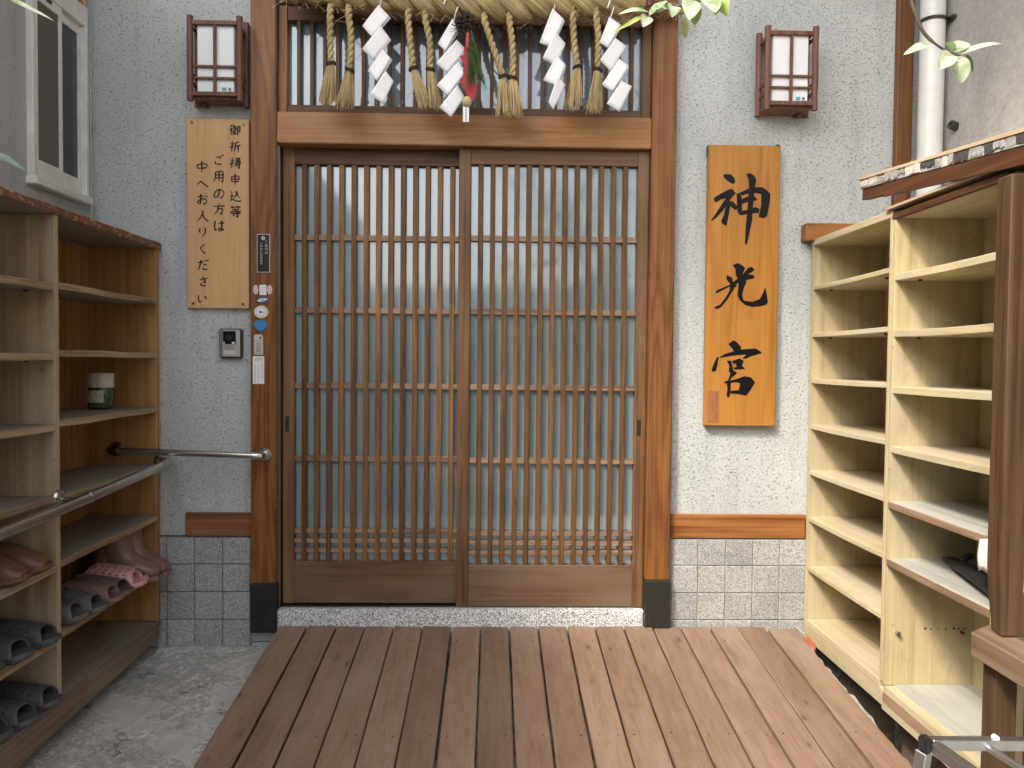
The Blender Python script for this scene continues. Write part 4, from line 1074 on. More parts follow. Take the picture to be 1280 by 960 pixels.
# ================================================================ SMALL THINGS ON POST AND WALL
def font_mesh(name, text, size, x, y, z, mat, parent, vertical=False, pitch=None):
    dg = bpy.context.evaluated_depsgraph_get()
    cu = bpy.data.curves.new('lettering', 'FONT'); cu.body = '\n'.join(text) if vertical else text
    cu.size = size; cu.align_x = 'CENTER'; cu.extrude = .0002; cu.space_line = pitch or .95
    o = bpy.data.objects.new('lettering', cu); COL.objects.link(o)
    bpy.context.view_layer.update(); dg = bpy.context.evaluated_depsgraph_get()
    me = bpy.data.meshes.new_from_object(o.evaluated_get(dg))
    bpy.data.objects.remove(o); bpy.data.curves.remove(cu)
    me.transform(Matrix.Translation((x, y, z)) @ Matrix.Rotation(pi/2, 4, 'X'))
    me.materials.clear(); me.materials.append(M[mat])
    return put(name, me, parent)
YP = -.0425
def stickers():
    # black plaque
    t = thing('metal_plaque', 'black plaque with silver rim and tiny silver lettering, topmost on the left post', 'plaque', (-.894, YP, 1.554))
    box('rim', (-.9205, -.8685, YP-.004, YP, 1.479, 1.629), 'silver', t, .001)
    f = box('face', (-.9165, -.8725, YP-.005, YP-.0035, 1.483, 1.625), 'plaque', t, 0)
    font_mesh('lettering', '三輪明神', .0125, -.8835, YP-.0053, 1.594, 'silver', f, True, 1.15)
    font_mesh('lettering', '大神神社敬神講員', .0105, -.9025, YP-.0053, 1.588, 'silver', f, True, 1.05)
    obj('emblem', disc(-.895, 1.612, .0085, YP-.0056, YP-.005, 8), 'silver', f)
    # talisman sticker: red fans and white panel
    t = thing('sticker', 'white sticker with two red fan shapes below the black plaque', 'sticker', (-.897, YP, 1.413))
    box('panel', (-.911, -.884, YP-.0012, YP, 1.393, 1.432), 'sticker_white', t, 0)
    for s, x in ((-1, -.926), (1, -.871)):
        o = obj('fan', disc(x, 1.413, .011, YP-.001, YP, 14, 1, 1.9), 'pink_print', t)
        for k in range(3):
            obj('fan_stripe', disc(x-s*.001, 1.413, .0085-.0028*k, YP-.0013-.0001*k, YP-.0009, 12, 1, 1.9), 'sticker_white' if k % 2 == 0 else 'pink_print', o)
    m = MB()
    for z in (1.421, 1.409, 1.403): m.box(-.905, -.891, YP-.0014, YP-.001, z-.001, z+.0006)
    obj('print', m, 'label_grey', t)
    t = thing('sticker', 'small oval navy and gold sticker under the red fan sticker', 'sticker', (-.899, YP, 1.374))
    obj('oval', disc(-.899, 1.374, .024, YP-.001, YP, 20, 1, .58), 'navy', t)
    obj('band', MB().prism([(-.922, 1.370), (-.905, 1.379), (-.888, 1.380), (-.878, 1.377), (-.893, 1.369), (-.908, 1.366)], YP-.0014, YP-.0008), 'sticker_white', t)
    obj('mark', MB().prism([(-.912, 1.372), (-.898, 1.377), (-.886, 1.374), (-.899, 1.369)], YP-.0017, YP-.0012), 'gold', t)
    t = thing('sticker', 'oval cream sticker ringed in gold like a clock face', 'sticker', (-.904, YP, 1.327))
    obj('ring', disc(-.904, 1.327, .0285, YP-.0012, YP, 24, 1, .9), 'gold', t)
    obj('face', disc(-.904, 1.3275, .0255, YP-.0016, YP-.001, 24, 1, .86), 'sticker_white', t)
    m = MB()
    for k in range(12):
        a = 2*pi*k/12; m.box(-.904+.020*cos(a)-.0018, -.904+.020*cos(a)+.0018, YP-.002, YP-.0015, 1.3275+.0165*sin(a)-.0016, 1.3275+.0165*sin(a)+.0016)
    m.box(-.912, -.902, YP-.002, YP-.0015, 1.322, 1.331).box(-.9, -.892, YP-.0021, YP-.0015, 1.325, 1.3275)
    obj('mark', m, 'navy', t)
    t = thing('sticker', 'plain blue fan shaped sticker under the cream oval', 'sticker', (-.907, YP, 1.274))
    pts = [(-.933, 1.283), (-.926, 1.292), (-.916, 1.2955), (-.905, 1.293), (-.895, 1.2955), (-.886, 1.292), (-.880, 1.283), (-.886, 1.268), (-.899, 1.256), (-.909, 1.252), (-.919, 1.258), (-.928, 1.268)]
    obj('fan', MB().prism(pts, YP-.001, YP), 'blue', t)
    t = thing('name_label', 'narrow grey label with two dark characters below the blue sticker', 'label', (-.914, YP, 1.199))
    obj('plate', MB().prism([(-.932, 1.160), (-.897, 1.160), (-.897, 1.232), (-.902, 1.239), (-.927, 1.239), (-.932, 1.232)], YP-.0015, YP), 'label_grey', t)
    font_mesh('lettering', '社員', .023, -.914, YP-.0018, 1.191, 'print_grey', t, True, .85)
    m = MB().box(-.930, -.899, YP-.0018, YP-.0012, 1.214, 1.2155).box(-.912, -.903, YP-.0018, YP-.0012, 1.222, 1.231).box(-.93, -.899, YP-.0018, YP-.0012, 1.1625, 1.165)
    obj('print', m, 'print_grey', t)
    t = thing('paper_notice', 'small white paper notice with columns of fine print, lowest on the left post', 'notice', (-.914, YP, 1.10))
    box('paper', (-.9365, -.8925, YP-.0012, YP, 1.047, 1.155), 'sticker_white', t, 0)
    m = MB(); rr = random.Random(77)
    for x in (-.927, -.914, -.901):
        z = 1.128 if x > -.91 else 1.118
        while z > 1.057:
            m.box(x-.0022, x+.0022, YP-.0015, YP-.001, z-.001, z).box(x-rr.uniform(-.001, .002), x+.0012, YP-.0016, YP-.001, z-.0045, z)
            z -= .0085
    m.box(-.932, -.898, YP-.0015, YP-.001, 1.140, 1.1415).box(-.93, -.9, YP-.0015, YP-.001, 1.1455, 1.147).box(-.93, -.9, YP-.0015, YP-.001, 1.1355, 1.1365)
    obj('print', m, 'print_grey', t)
stickers()
def intercom():
    t = thing('door_intercom', 'grey and black video intercom on the stucco under the tan notice board', 'intercom', (-1.03, 0, 1.2))
    box('housing', (-1.0745, -.9855, -.026, -.001, 1.147, 1.262), 'black_plastic', t, .005, segs=2)
    box('face_plate', (-1.060, -.9905, -.0285, -.0255, 1.152, 1.258), 'silver', t, .002)
    box('shadow_side', (-1.0725, -1.0605, -.0275, -.0255, 1.152, 1.258), 'print_grey', t, .002)
    box('camera_window', (-1.057, -1.007, -.0297, -.0284, 1.201, 1.252), 'ink', t, .001)
    obj('lens', disc(-1.033, 1.228, .012, -.0303, -.0296, 16), 'black_plastic', t)
    box('lamp', (-1.022, -1.011, -.0302, -.0296, 1.2025, 1.210), 'sticker_white', t, 0)
    box('lamp', (-1.057, -1.049, -.0302, -.0296, 1.2025, 1.210), 'label_grey', t, 0)
    box('call_button', (-1.052, -1.010, -.0297, -.0283, 1.158, 1.176), 'label_grey', t, .001)
    for k in range(5):
        box('speaker_slot', (-1.05, -1.014, -.0289, -.0284, 1.181+.0035*k, 1.1822+.0035*k), 'print_grey', t, 0)
intercom()
def pipes():
    P = thing('drain_pipe', 'white plastic drain pipe in the right corner beside the brown corner post', 'pipe', (1.683, -.09, 1))
    pts = [(1.6385+.004*i/10*0, -.095, -.1+3.4*i/10) for i in range(11)]
    obj('pipe', MB().tube([(1.681, -.1, -.1), (1.681, -.1, 3.3)], .0445, 28), 'white_pvc', P, smooth=True)
    ring = [(1.681+.047*cos(a), -.1+.047*sin(a), 2.468) for a in [2*pi*i/24 for i in range(25)]]
    obj('clamp', MB().tube(ring, .0065, 6).box(1.725, 1.742, -.155, -.1, 2.461, 2.474), 'steel_dark', P)
    H = thing('pipe_stub', 'small dark threaded stub sticking out of the plaster by the white pipe', 'pipe stub', (1.74, -.17, 2.06))
    obj('stub', MB().tube([(1.745, -.17, 2.045), (1.715, -.175, 2.055)], .017, 10), 'steel_dark', H, smooth=True)
    obj('bore', MB().tube([(1.7155, -.1752, 2.0552), (1.7135, -.1754, 2.0556)], .009, 10), 'ink', H)
pipes()
# move the corner post to the left of the pipe stays as built

def rails():
    R = thing('handrail', 'short steel handrail fixed between the left door post and the rack end', 'handrail', (-1.15, -.1, .78))
    a = Vector((-1.452, -.1, .790)); b = Vector((-.893, -.1, .772))
    pts = catmull([(-1.463, -.046, .790), (-1.462, -.075, .790), (-1.45, -.094, .790), (-1.42, -.1, .789), (-1.15, -.1, .781), (-.93, -.1, .773), (-.900, -.094, .772), (-.891, -.075, .772), (-.890, -.044, .772)], 6)
    obj('rail', MB().tube(pts, .0125, 14), 'steel', R, smooth=True)
    obj('end_joint', MB().tube([(-.925, -.1, .773), (-.905, -.099, .7725), (-.8935, -.09, .772)], [.0145, .0165, .0165], 14), 'steel', R, smooth=True)
    obj('end_joint', MB().tube([(-1.43, -.1, .7895), (-1.45, -.098, .790), (-1.462, -.088, .790)], [.0145, .0165, .0165], 14), 'steel_dark', R, smooth=True)
    obj('flange', disc(-.890, .772, .026, -.049, -.0425, 22), 'steel', R, .002)
    obj('flange', disc(-1.463, .790, .028, -.050, -.0435, 22), 'steel_dark', R, .002)
    for dx, dz in ((.017, .010), (-.006, .019), (.002, -.019)):
        obj('screw', disc(-.890+dx, .772+dz, .0035, -.0505, -.0488, 8), 'brass', R)
    R = thing('handrail', 'long steel handrail running along the front of the left shoe rack', 'handrail', (-1.25, -.7, .7))
    pts = catmull([(-1.3, -.048, .745), (-1.275, -.05, .745), (-1.25, -.075, .743), (-1.245, -.14, .739), (-1.245, -.726, .709), (-1.245, -1.25, .690), (-1.245, -1.6, .680)], 10)
    obj('rail', MB().tube(pts, .0165, 16), 'steel', R, smooth=True)
    obj('joint_ring', MB().tube([(-1.245, -.672, .7117), (-1.245, -.664, .7121), (-1.245, -.656, .7125)], [.0175, .0195, .0175], 18), 'steel', R, smooth=True)
    obj('bracket', MB().tube([(-1.308, -.722, .716), (-1.285, -.722, .716), (-1.258, -.722, .712)], [.007, .007, .007], 10), 'steel', R, smooth=True)
    obj('flange', MB().tube([(-1.3065, -.722, .722), (-1.300, -.722, .722), (-1.294, -.722, .722)], [.024, .022, .010], 16), 'steel', R, smooth=True)
    obj('flange', MB().tube([(-1.3075, -.048, .745), (-1.302, -.048, .745)], .022, 16), 'steel_dark', R, smooth=True)
rails()

# ================================================================ SHOES
def sole_outline(L=.265, wd=.098, n=22, s=1):
    pts = []
    for i in range(n):
        a = 2*pi*i/n; x = .5*L-.5*L*cos(a)
        u = x/L
        hw = .5*wd*(.74+.26*min(1, max(0, (u-.35)/.3)))
        y = hw*abs(sin(a))**.62*(1 if sin(a) >= 0 else -1)
        pts.append((x, y))
    return pts
def slipper_meshes(prefix, mat, holes='round', open_toe=True):
    o = sole_outline()
    def spring(x): return .010*max(0, (x-.19)/.075)**2
    rings = []
    for dz, sc_ in ((0, .95), (.005, 1.0), (.014, 1.0), (.019, .97)):
        rings.append([(.1325+(x-.1325)*sc_, y*sc_, dz+spring(x)) for x, y in o])
    sole = MB().rings(rings).mesh('sole', mat, smooth=True)
    # upper: arched shell from x=.07 (rear) to x=.235 (toe)
    NU, NV = 36, 20; mb = MB(); vs = []
    def hw(x):
        u = x/.265
        return .5*.100*(.74+.26*min(1, max(0, (u-.35)/.3)))*min(1, (max(0.02, 1-((u-.5)/.5)**2))**.31)
    x1 = .222 if open_toe else .262
    for j in range(NV+1):
        v = j/NV; x = .075+(x1-.075)*v
        h = .064-.020*v**1.5 if open_toe else .066*(1-v**2.6)+.012
        for i in range(NU+1):
            a = -pi/2+pi*i/NU
            y = hw(x)*(abs(sin(a))**.8)*(1 if a >= 0 else -1)
            z = .013+spring(x)+h*(abs(cos(a))**.75)
            xx = x-(.03*(1-v)*abs(sin(a))**2 if True else 0)+(.0 if not open_toe else (.014*v*abs(sin(a))**3))
            vs.append((xx, y, z))
    fs = []
    for j in range(NV):
        for i in range(NU):
            hole = False
            if holes == 'round':
                hole = (j in (3, 9, 15) and i in (8, 13, 18, 22, 27)) or (j in (6, 12) and i in (10, 15, 20, 25))
            elif holes == 'slots':
                hole = j % 3 == 1 and i % 4 in (1, 2) and 5 < i < 31 and 1 <= j <= NV-2
            if not hole: fs.append((j*(NU+1)+i, j*(NU+1)+i+1, (j+1)*(NU+1)+i+1, (j+1)*(NU+1)+i))
    mb.add(vs, fs)
    up = mb.mesh('upper', mat, smooth='all')
    return sole, up
SL = {}
def slipper(kind, mat, loc, rot, label, group, holes='round', open_toe=True, name='slipper', cat='slipper'):
    key = (mat, holes, open_toe)
    if key not in SL: SL[key] = slipper_meshes(kind, mat, holes, open_toe)
    s, u = SL[key]
    t = thing(name, label, cat, loc, group); t.rotation_euler = (0, 0, rot)
    put('sole', s, t, local=True)
    o = put('upper', u, t, local=True)
    md = o.modifiers.new('thick', 'SOLIDIFY'); md.thickness = .004; md.offset = -1
    return t
# toe points out of the rack (+x)
z3, z5, z6, z7 = .3005, .518, .3125, .1125
x0 = -1.535
g1 = 'charcoal slippers on the near shelves'
slipper('a', 'slipper', (x0+.005, -.800, z3), .02, 'charcoal slipper touching the rack divider on the upper of the two slipper shelves', g1)
slipper('a', 'slipper', (x0-.002, -.905, z3), -.05, 'charcoal slipper second from the divider on the upper of the two slipper shelves', g1)
slipper('a', 'slipper', (x0-.03, -1.012, z3), .03, 'charcoal slipper at the photo edge on the upper of the two slipper shelves', g1)
slipper('a', 'slipper', (x0+.005, -.795, z7), .03, 'charcoal slipper touching the rack divider on the lowest near shelf', g1)
slipper('a', 'slipper', (x0+.005, -.900, z7), -.02, 'charcoal slipper second from the divider on the lowest near shelf', g1)
slipper('a', 'slipper', (x0-.015, -1.005, z7), .06, 'charcoal slipper third from the divider on the lowest near shelf', g1)
slipper('a', 'slipper', (x0-.01, -1.105, z7), .0, 'charcoal slipper fourth from the divider, cut off at the photo edge', g1)
g2 = 'slippers beside the boots'
slipper('a', 'slipper_grey', (x0+.0, -.640, z6), .05, 'grey slipper leftmost in the row beside the brown boots', g2)
slipper('a', 'slipper_grey', (x0+.02, -.545, z6), .0, 'grey slipper second in the row, next to the mauve slipper', g2)
slipper('a', 'slipper_mauve', (x0+.022, -.452, z6), .04, 'dusty mauve slipper third in the row beside the boots', g2)
slipper('a', 'slipper_brown', (x0+.022, -.368, z6), -.02, 'grey brown slipper between the mauve and the pink slippers', g2)
slipper('a', 'slipper_pink', (x0+.026, -.292, z6+.004), .06, 'bright pink slipper standing a little higher than its mate', g2, 'slots')
slipper('a', 'slipper_pink', (x0+.005, -.222, z6), .0, 'bright pink slipper half hidden beside the brown boots', g2, 'slots')
slipper('c', 'clog', (x0-.012, -.815, z5), .02, 'brown closed clog touching the divider on the shelf below the long handrail', 'brown clogs', 'none', False, 'clog', 'clog')
slipper('c', 'clog', (x0-.005, -.915, z5), -.03, 'brown closed clog farther from the divider, at the photo edge', 'brown clogs', 'none', False, 'clog', 'clog')
def boot_meshes():
    n = 18
    # one continuous loft: sole-level foot rings from toe back to heel, then up the shaft
    rings = []
    def ell(cx, cz, ax, ay, tilt):
        r = []
        for i in range(n):
            a = 2*pi*i/n; lx = ax*cos(a)
            r.append((cx+lx*cos(tilt), ay*sin(a), cz+lx*sin(tilt)))
        return r
    # rings go from the toe (vertical sections) rotating to horizontal sections at the ankle
    prof = [(.262, .030, .012, .018, 90), (.255, .031, .022, .034, 88), (.235, .036, .028, .043, 86), (.205, .042, .034, .047, 82), (.175, .050, .041, .046, 74), (.145, .062, .049, .043, 62),
            (.125, .078, .058, .042, 45), (.112, .098, .060, .042, 28), (.106, .122, .057, .043, 12), (.103, .150, .056, .045, 3), (.102, .175, .058, .047, 0), (.101, .195, .061, .050, 0)]
    for cx, cz, ax, ay, tl in prof:
        rings.append(ell(cx, cz, ax, ay, radians(tl)))
    rings.append(ell(.101, .195, .056, .045, 0)); rings.append(ell(.102, .15, .048, .037, 0))
    body = MB().rings(rings)
    # heel volume
    rings = []
    for cz, ax, ay in ((.004, .030, .030), (.012, .040, .036), (.05, .044, .038), (.09, .044, .038), (.13, .035, .034)):
        rings.append(ell(.060+.012*(cz/.13), cz+.006, ax, ay, 0))
    body.rings(rings)
    me = body.mesh('boot_upper', 'boot', smooth='all')
    o = sole_outline(.272, .100)
    sole = MB().rings([[(x, y*.98, z) for x, y in o] for z in (0, .006, .016)]).mesh('sole', 'boot', smooth=True)
    return me, sole
bu, bs = boot_meshes()
for k, (loc, rot, lab) in enumerate((((x0+.022, -.165, z6), .04, 'mauve brown rubber boot nearer the pink slippers'), ((x0+.030, -.092, z6), -.02, 'mauve brown rubber boot against the end panel of the rack'))):
    t = thing('rubber_boot', lab, 'boot', loc, 'rubber boots on the rack'); t.rotation_euler = (0, 0, rot)
    put('boot_upper', bu, t, local=True); put('sole', bs, t, local=True)
def jar():
    t = thing('glass_jar', 'green glass jar with a white screw lid on the left rack shelf', 'jar', (-1.443, -.2, .9565))
    def lathe(prof, n=28):
        return MB().rings([[(-1.443+r*cos(2*pi*i/n), -.2+r*sin(2*pi*i/n), z) for i in range(n)] for r, z in prof])
    z = .9565
    obj('glass', lathe([(.034, z), (.041, z+.004), (.0425, z+.012), (.0425, z+.070), (.039, z+.077)]), 'jar_glass', t, smooth=True)
    m = MB(); rings = []
    for zz in (z+.024, z+.068):
        rings.append([(-1.443+.0432*cos(a), -.2+.0432*sin(a), zz) for a in [radians(215+5.5*i) for i in range(18)]])
    obj('label', MB().rings(rings, caps=False, closed=False), 'jar_label', t, smooth='all')
    obj('lid', lathe([(.0425, z+.0775), (.0445, z+.0785), (.0445, z+.104), (.0440, z+.1045), (.0440, z+.1055), (.0445, z+.106), (.0445, z+.128), (.0425, z+.1305), (.001, z+.1305)]), 'jar_lid', t, smooth=True)
jar()
def right_things():
    t = thing('folded_umbrella', 'black folded umbrella lying on the cream rack behind the timber post', 'umbrella', (1.4, -1.0, .53))
    pts = catmull([(1.405, -.745, .549), (1.39, -.80, .553), (1.365, -.90, .560), (1.34, -1.0, .560), (1.31, -1.12, .56)], 8)
    n = len(pts)
    obj('canopy', MB().tube(pts, [.008+.016*min(1, i/14)+.002*sin(i*2.1) for i in range(n)], 10, squash=.8), 'umbrella', t, smooth=True)
    obj('tip', MB().tube([(1.412, -.712, .541), (1.404, -.748, .546)], [.008, .011], 8), 'black_plastic', t, smooth=True)
    obj('strap', MB().tube([(1.375, -.87, .580), (1.385, -.875, .592), (1.395, -.865, .590)], .009, 7), 'umbrella', t, smooth=True)
    t = thing('paper_sheet', 'white paper sheet hanging from a rack shelf beside the timber post', 'paper', (1.25, -1.14, .64))
    m = MB(); rr = random.Random(1); K = 6; vs = []
    for a in range(K+1):
        for b in range(K+1):
            u, v = a/K, b/K
            vs.append((1.2545-.006*sin(v*3)-.004*u, -1.125-.055*u, .7135-.014*(1-u)-.082*v-.006*u*v+.004*sin(u*5)*v))
    m.add(vs, [(a*(K+1)+b, (a+1)*(K+1)+b, (a+1)*(K+1)+b+1, a*(K+1)+b+1) for a in range(K) for b in range(K)])
    o = obj('sheet', m, 'paper', t, smooth='all'); md = o.modifiers.new('thick', 'SOLIDIFY'); md.thickness = .001
    t = thing('paper_label', 'torn white label on the camera side of the timber post at the photo edge', 'label', (1.27, -1.29, .62))
    obj('label', MB().prism([(1.262, .585), (1.283, .580), (1.283, .665), (1.258, .66), (1.256, .615)], -1.2895, -1.2885), 'paper', t)
    # step stool
    t = thing('step_stool', 'folding aluminium step stool with black corner cap in the lower right corner', 'step stool', (1.05, -1.65, -.1))
    zt = .358
    def bar(name, p, q, wdt=.022, mat='alu'):
        p, q = Vector(p), Vector(q); d = (q-p).normalized(); s = d.cross(Vector((0, 0, 1))); s = s.normalized() if s.length > .1 else Vector((1, 0, 0)); u = s.cross(d)
        r = [[e+s*a*wdt/2+u*b*wdt/2 for a, b in ((-1, -1), (1, -1), (1, 1), (-1, 1))] for e in (p, q)]
        return obj(name, MB().rings(r), mat, t, .0015)
    bar('top_bar', (.917, -1.5, zt), (1.24, -1.5, zt-.004))
    bar('side_bar', (.922, -1.515, zt-.004), (.968, -1.86, zt-.004), .024)
    bar('side_bar', (1.235, -1.515, zt-.004), (1.19, -1.86, zt-.004), .024)
    bar('top_bar', (.968, -1.875, zt), (1.19, -1.875, zt))
    obj('corner_cap', MB().box(.896, .9175, -1.514, -1.486, zt-.016, zt+.015), 'black_plastic', t, .005, segs=2)
    obj('corner_cap', MB().box(1.2395, 1.262, -1.514, -1.486, zt-.018, zt+.013), 'black_plastic', t, .005, segs=2)
    obj('brace', MB().tube([(1.034, -1.508, zt-.006), (1.075, -1.70, zt-.012), (1.09, -1.86, zt-.014)], .008, 10), 'alu', t, smooth=True)
    obj('rivet', disc(1.055, zt+.011, .006, -1.504, -1.494, 10), 'sticker_white', t)
    for p, q in (((.905, -1.498, zt-.017), (.88, -1.45, -.09)), ((1.25, -1.498, zt-.019), (1.27, -1.45, -.09)), ((.965, -1.885, zt-.012), (.94, -1.98, -.12)), ((1.195, -1.885, zt-.012), (1.22, -1.98, -.12))):
        bar('leg', p, q, .024)
        obj('foot_cap', MB().box(q[0]-.016, q[0]+.016, q[1]-.016, q[1]+.016, q[2]-.012, q[2]+.02), 'black_plastic', t, .003)
right_things()

# ================================================================ TREE, LEAVES
def leaf_mb(base, tip, wd, face=Vector((0, -1, .35)), fold=.35, droop=.1, n=8, mb=None):
    base, tip = Vector(base), Vector(tip); d = tip-base; L = d.length; dn = d.normalized()
    f = (face-dn*face.dot(dn)).normalized(); s = dn.cross(f).normalized()
    mb = mb or MB(); vs = []
    for i in range(n+1):
        u = i/n; hw = wd*.5*(sin(pi*u**.8))**.75*(1 if u < 1 else 0)+.0004
        c = base+d*u+Vector((0, 0, -droop*L*u*u))+f*(.05*L*sin(pi*u))+s*(.02*L*sin(2*pi*u+L*90))
        vs += [c-s*hw+f*hw*fold, c, c+s*hw+f*hw*fold]
    fs = []
    for i in range(n):
        a = i*3; fs += [(a, a+1, a+4, a+3), (a+1, a+2, a+5, a+4)]
    return mb.add(vs, fs)
def tree():
    T = thing('broadleaf_tree', 'pale leaved tree whose leafy twigs hang into the top of the view', 'tree', (1.3, -4.6, -.2))
    obj('trunk', MB().tube(catmull([(1.3, -4.6, -.3), (1.28, -4.55, .6), (1.2, -4.4, 1.5), (1.15, -4.2, 2.4), (1.05, -4.0, 3.3)], 6), [.075-.0022*i for i in range(25)], 12), 'bark', T, smooth=True)
    limbs = [[(1.2, -4.4, 1.6), (.8, -4.3, 2.2), (.45, -4.3, 2.7), (.3, -4.5, 3.1)], [(1.15, -4.2, 2.4), (1.0, -3.4, 2.7), (.9, -2.5, 2.5), (.80, -1.95, 2.15), (.72, -1.72, 1.84)],
             [(1.15, -4.2, 2.4), (.9, -3.2, 2.7), (.7, -2.5, 2.5), (.5, -2.0, 2.1), (.41, -1.72, 1.82)], [(1.1, -4.1, 2.9), (1.3, -4.6, 3.4), (1.3, -5.2, 3.8)], [(1.2, -4.4, 1.9), (.95, -5.0, 2.5), (.7, -5.4, 3.0)]]
    for l in limbs:
        p = catmull(l, 7); k = len(p)
        obj('limb', MB().tube(p, [.022*(1-i/k)+.002 for i in range(k)], 8), 'bark', T, smooth=True)
    # crown (behind the camera, seen only as a reflection in the glass)
    m = MB(); rr = random.Random(31)
    cl = [(1.1, -4.4, 2.1, .45), (.75, -4.3, 2.4, .42), (.42, -4.4, 2.75, .4), (.95, -4.6, 2.9, .5), (1.2, -5.1, 3.4, .5), (.75, -5.3, 2.6, .42), (1.35, -4.2, 2.75, .4), (.28, -4.6, 3.3, .35), (.95, -4.3, 1.75, .28), (1.35, -4.5, 1.55, .3), (1.0, -3.9, 3.4, .4)]
    for cx, cy, cz, r in cl:
        for k in range(230):
            d = Vector((rr.gauss(0, 1), rr.gauss(0, 1), rr.gauss(0, 1))).normalized()*r*rr.random()**.4
            b = Vector((cx, cy, cz))+d
            leaf_mb(b, b+Vector((rr.uniform(-1, 1), rr.uniform(-1, 1), rr.uniform(-1, .3)))*.055, .032, Vector((rr.uniform(-1, 1), rr.uniform(-1, 1), 1)), n=3, mb=m)
    obj('crown', m, 'leaf_green', T, kind='stuff')
    Y = -1.7
    def twig(p):
        q = catmull(p, 5); obj('twig', MB().tube(q, [.0030 if i < len(q)*.6 else .0020 for i in range(len(q))], 6), 'bark', T, smooth=True)
    twig([(.72, -1.72, 1.84), (.728, -1.7, 1.796), (.747, -1.7, 1.742), (.767, -1.7, 1.718), (.795, -1.7, 1.700), (.82, -1.7, 1.692)])
    twig([(.41, -1.72, 1.82), (.391, -1.7, 1.791), (.344, -1.7, 1.776), (.300, -1.7, 1.762), (.262, -1.7, 1.749)])
    def lf(b, t, wd, mat, face, dy=-.02, fold=.3):
        o = obj('leaf', leaf_mb((b[0], Y, b[1]), (t[0], Y+dy, t[1]), wd, Vector(face), fold, 0, 10), mat, T, smooth='all')
    lf((.772, 1.711), (.708, 1.683), .022, 'leaf_pale', (-.1, -1, 1.2))
    lf((.805, 1.695), (.763, 1.656), .030, 'leaf_pale', (.1, -1, .5), -.03)
    lf((.815, 1.692), (.816, 1.640), .034, 'leaf_pale', (0, -1, .3), -.01)
    lf((.818, 1.694), (.882, 1.706), .020, 'leaf_pale', (.1, -1, 1.2), -.02)
    lf((.809, 1.698), (.842, 1.724), .028, 'leaf_pale', (-.3, -1, .5), .02)
    lf((.828, 1.692), (.856, 1.668), .018, 'leaf_green', (.6, -1, .2), .02)
    lf((.806, 1.701), (.800, 1.720), .018, 'leaf_green', (0, -1, .5), .01)
    lf((.267, 1.750), (.203, 1.712), .009, 'leaf_yellow', (0, -1, .6), -.02, .6)
    lf((.265, 1.757), (.212, 1.748), .014, 'leaf_pale', (0, -1, .9), -.01, .4)
    lf((.266, 1.750), (.294, 1.767), .016, 'leaf_pale', (-.4, -1, .5), -.02, .4)
    lf((.263, 1.750), (.252, 1.722), .022, 'leaf_pale', (.3, -1, .4), -.02, .4)
    lf((.300, 1.762), (.268, 1.752), .014, 'leaf_pale', (.3, -1, .9), -.02, .4)
    lf((.308, 1.768), (.299, 1.735), .024, 'leaf_pale', (.3, -1, .5), -.03, .5)
    lf((.340, 1.780), (.330, 1.736), .034, 'leaf_pale', (.2, -1, .5), -.02, .3)
    lf((.327, 1.747), (.334, 1.718), .012, 'leaf_yellow', (0, -1, .3), .01, .3)
    lf((.368, 1.790), (.374, 1.744), .038, 'leaf_pale', (-.1, -1, .5), -.03, .3)
    lf((.350, 1.772), (.352, 1.744), .018, 'leaf_yellow', (-.1, -1, .3), .02, .3)
    lf((.389, 1.794), (.399, 1.747), .026, 'leaf_yellow', (-.2, -1, .3), -.01, .3)
    lf((.385, 1.790), (.386, 1.758), .02, 'leaf_yellow', (.4, -1, .3), .01, .3)
tree()
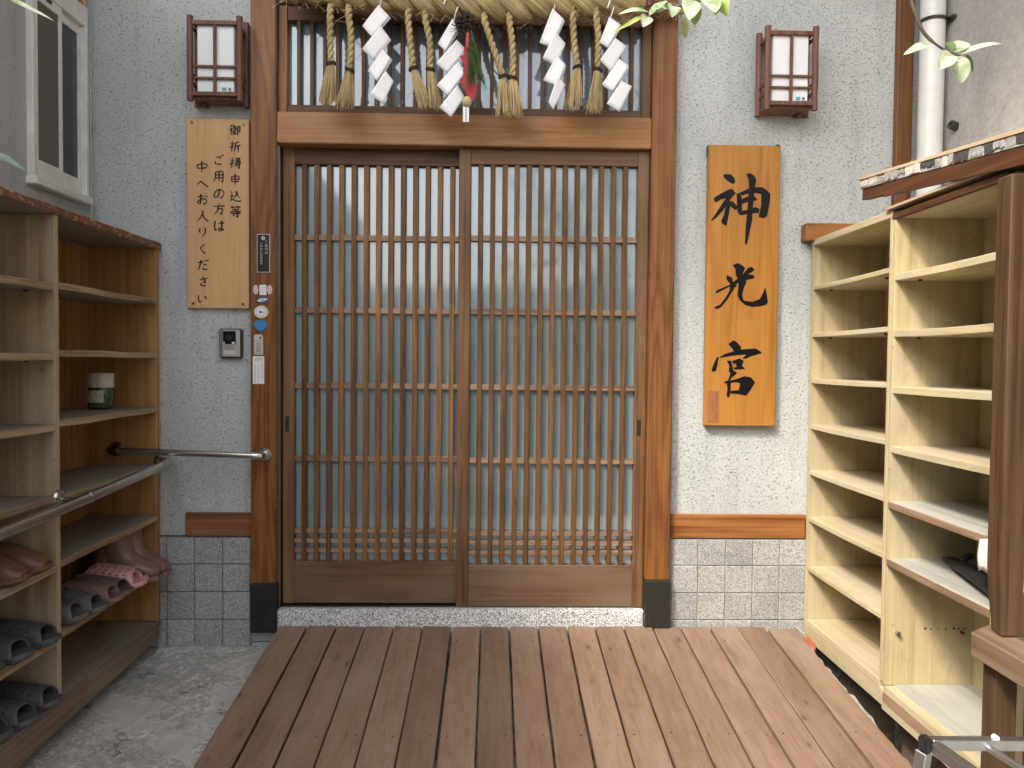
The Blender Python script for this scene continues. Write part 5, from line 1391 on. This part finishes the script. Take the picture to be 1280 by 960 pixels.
def bamboo():
    T = thing('bamboo_plant', 'slim bamboo with narrow bluish green leaves reaching in at the left edge', 'plant', (-1.48, -1.75, -.12))
    obj('stem', MB().tube(catmull([(-1.48, -1.75, -.12), (-1.49, -1.74, .6), (-1.47, -1.72, 1.3), (-1.43, -1.71, 1.95)], 8), .006, 8), 'bark', T, smooth=True)
    obj('twig', MB().tube(catmull([(-1.46, -1.715, 1.60), (-1.25, -1.71, 1.77), (-1.05, -1.7, 1.81), (-.868, -1.7, 1.768)], 5), .0016, 5), 'bark', T)
    obj('twig', MB().tube(catmull([(-1.47, -1.715, 1.30), (-1.25, -1.71, 1.49), (-1.05, -1.7, 1.54), (-.885, -1.7, 1.497)], 5), .0016, 5), 'bark', T)
    obj('leaf', leaf_mb((-.872, -1.7, 1.770), (-.766, -1.69, 1.722), .010, Vector((.2, -1, .9)), .5, -.02, 12), 'leaf_pale', T, smooth='all')
    for b_, t_, w_ in (((-1.22, -1.71, 1.76), (-1.12, -1.74, 1.68), .016), ((-1.05, -1.7, 1.80), (-.97, -1.66, 1.735), .015), ((-1.2, -1.71, 1.50), (-1.09, -1.75, 1.43), .016), ((-1.44, -1.71, 1.93), (-1.36, -1.75, 1.83), .016), ((-1.43, -1.71, 1.95), (-1.50, -1.66, 1.88), .015), ((-1.02, -1.7, 1.535), (-.95, -1.73, 1.47), .014)):
        obj('leaf', leaf_mb(b_, t_, w_, Vector((.2, -1, .9)), .4, .05, 10), 'leaf_teal', T, smooth='all')
    obj('leaf', leaf_mb((-.89, -1.7, 1.499), (-.812, -1.69, 1.467), .015, Vector((.2, -1, .9)), .4, 0, 12), 'leaf_teal', T, smooth='all')
bamboo()
# --- house across the yard, behind the camera (seen only as a dim reflection)
H = thing('house', 'plain dark walled house across the yard behind the viewer', 'house', (0, -9, -.2))
box('wall', (-6, 5, -11, -9, -.3, 1.9), 'far_wall', H, 0)
obj('roof', MB().add([(-6.2, -8.7, 1.88), (5.2, -8.7, 1.88), (5.2, -10, 2.3), (-6.2, -10, 2.3), (-6.2, -8.7, 1.95), (5.2, -8.7, 1.95), (5.2, -10, 2.4), (-6.2, -10, 2.4)],
    [(0, 3, 2, 1), (4, 5, 6, 7), (0, 1, 5, 4), (1, 2, 6, 5), (2, 3, 7, 6), (3, 0, 4, 7)]), 'far_roof', H)
HG = thing('hedge', 'unseen evergreen hedge added behind the viewer to break the mirrored roof line', 'hedge', (0, -8, -.2))  # added to cover the hard roof line mirrored in the door glass
def hedge():
    m = MB(); rr = random.Random(91)
    for k in range(3200):
        x = rr.uniform(-5, 4.5); top = 2.1+.5*sin(x*1.7)+.35*sin(x*3.9+1)+.2*sin(x*8)
        b = Vector((x, -8.3+rr.gauss(0, .22), -.15+(top+.15)*rr.random()**.7))
        leaf_mb(b, b+Vector((rr.uniform(-1, 1), rr.uniform(-.5, 1), rr.uniform(-1, .5)))*.13, .085, Vector((rr.uniform(-1, 1), 1, rr.uniform(-.3, 1))), n=2, mb=m)
    obj('foliage', m, 'leaf_green', HG, kind='stuff')
hedge()
for x in (-3, -.6, 1.6):
    wf = box('window', (x, x+.9, -9.0, -8.96, .6, 1.6), 'window_frame', H, 0)
    box('pane', (x+.05, x+.85, -8.965, -8.955, .65, 1.55), 'dark_pane', wf, 0)
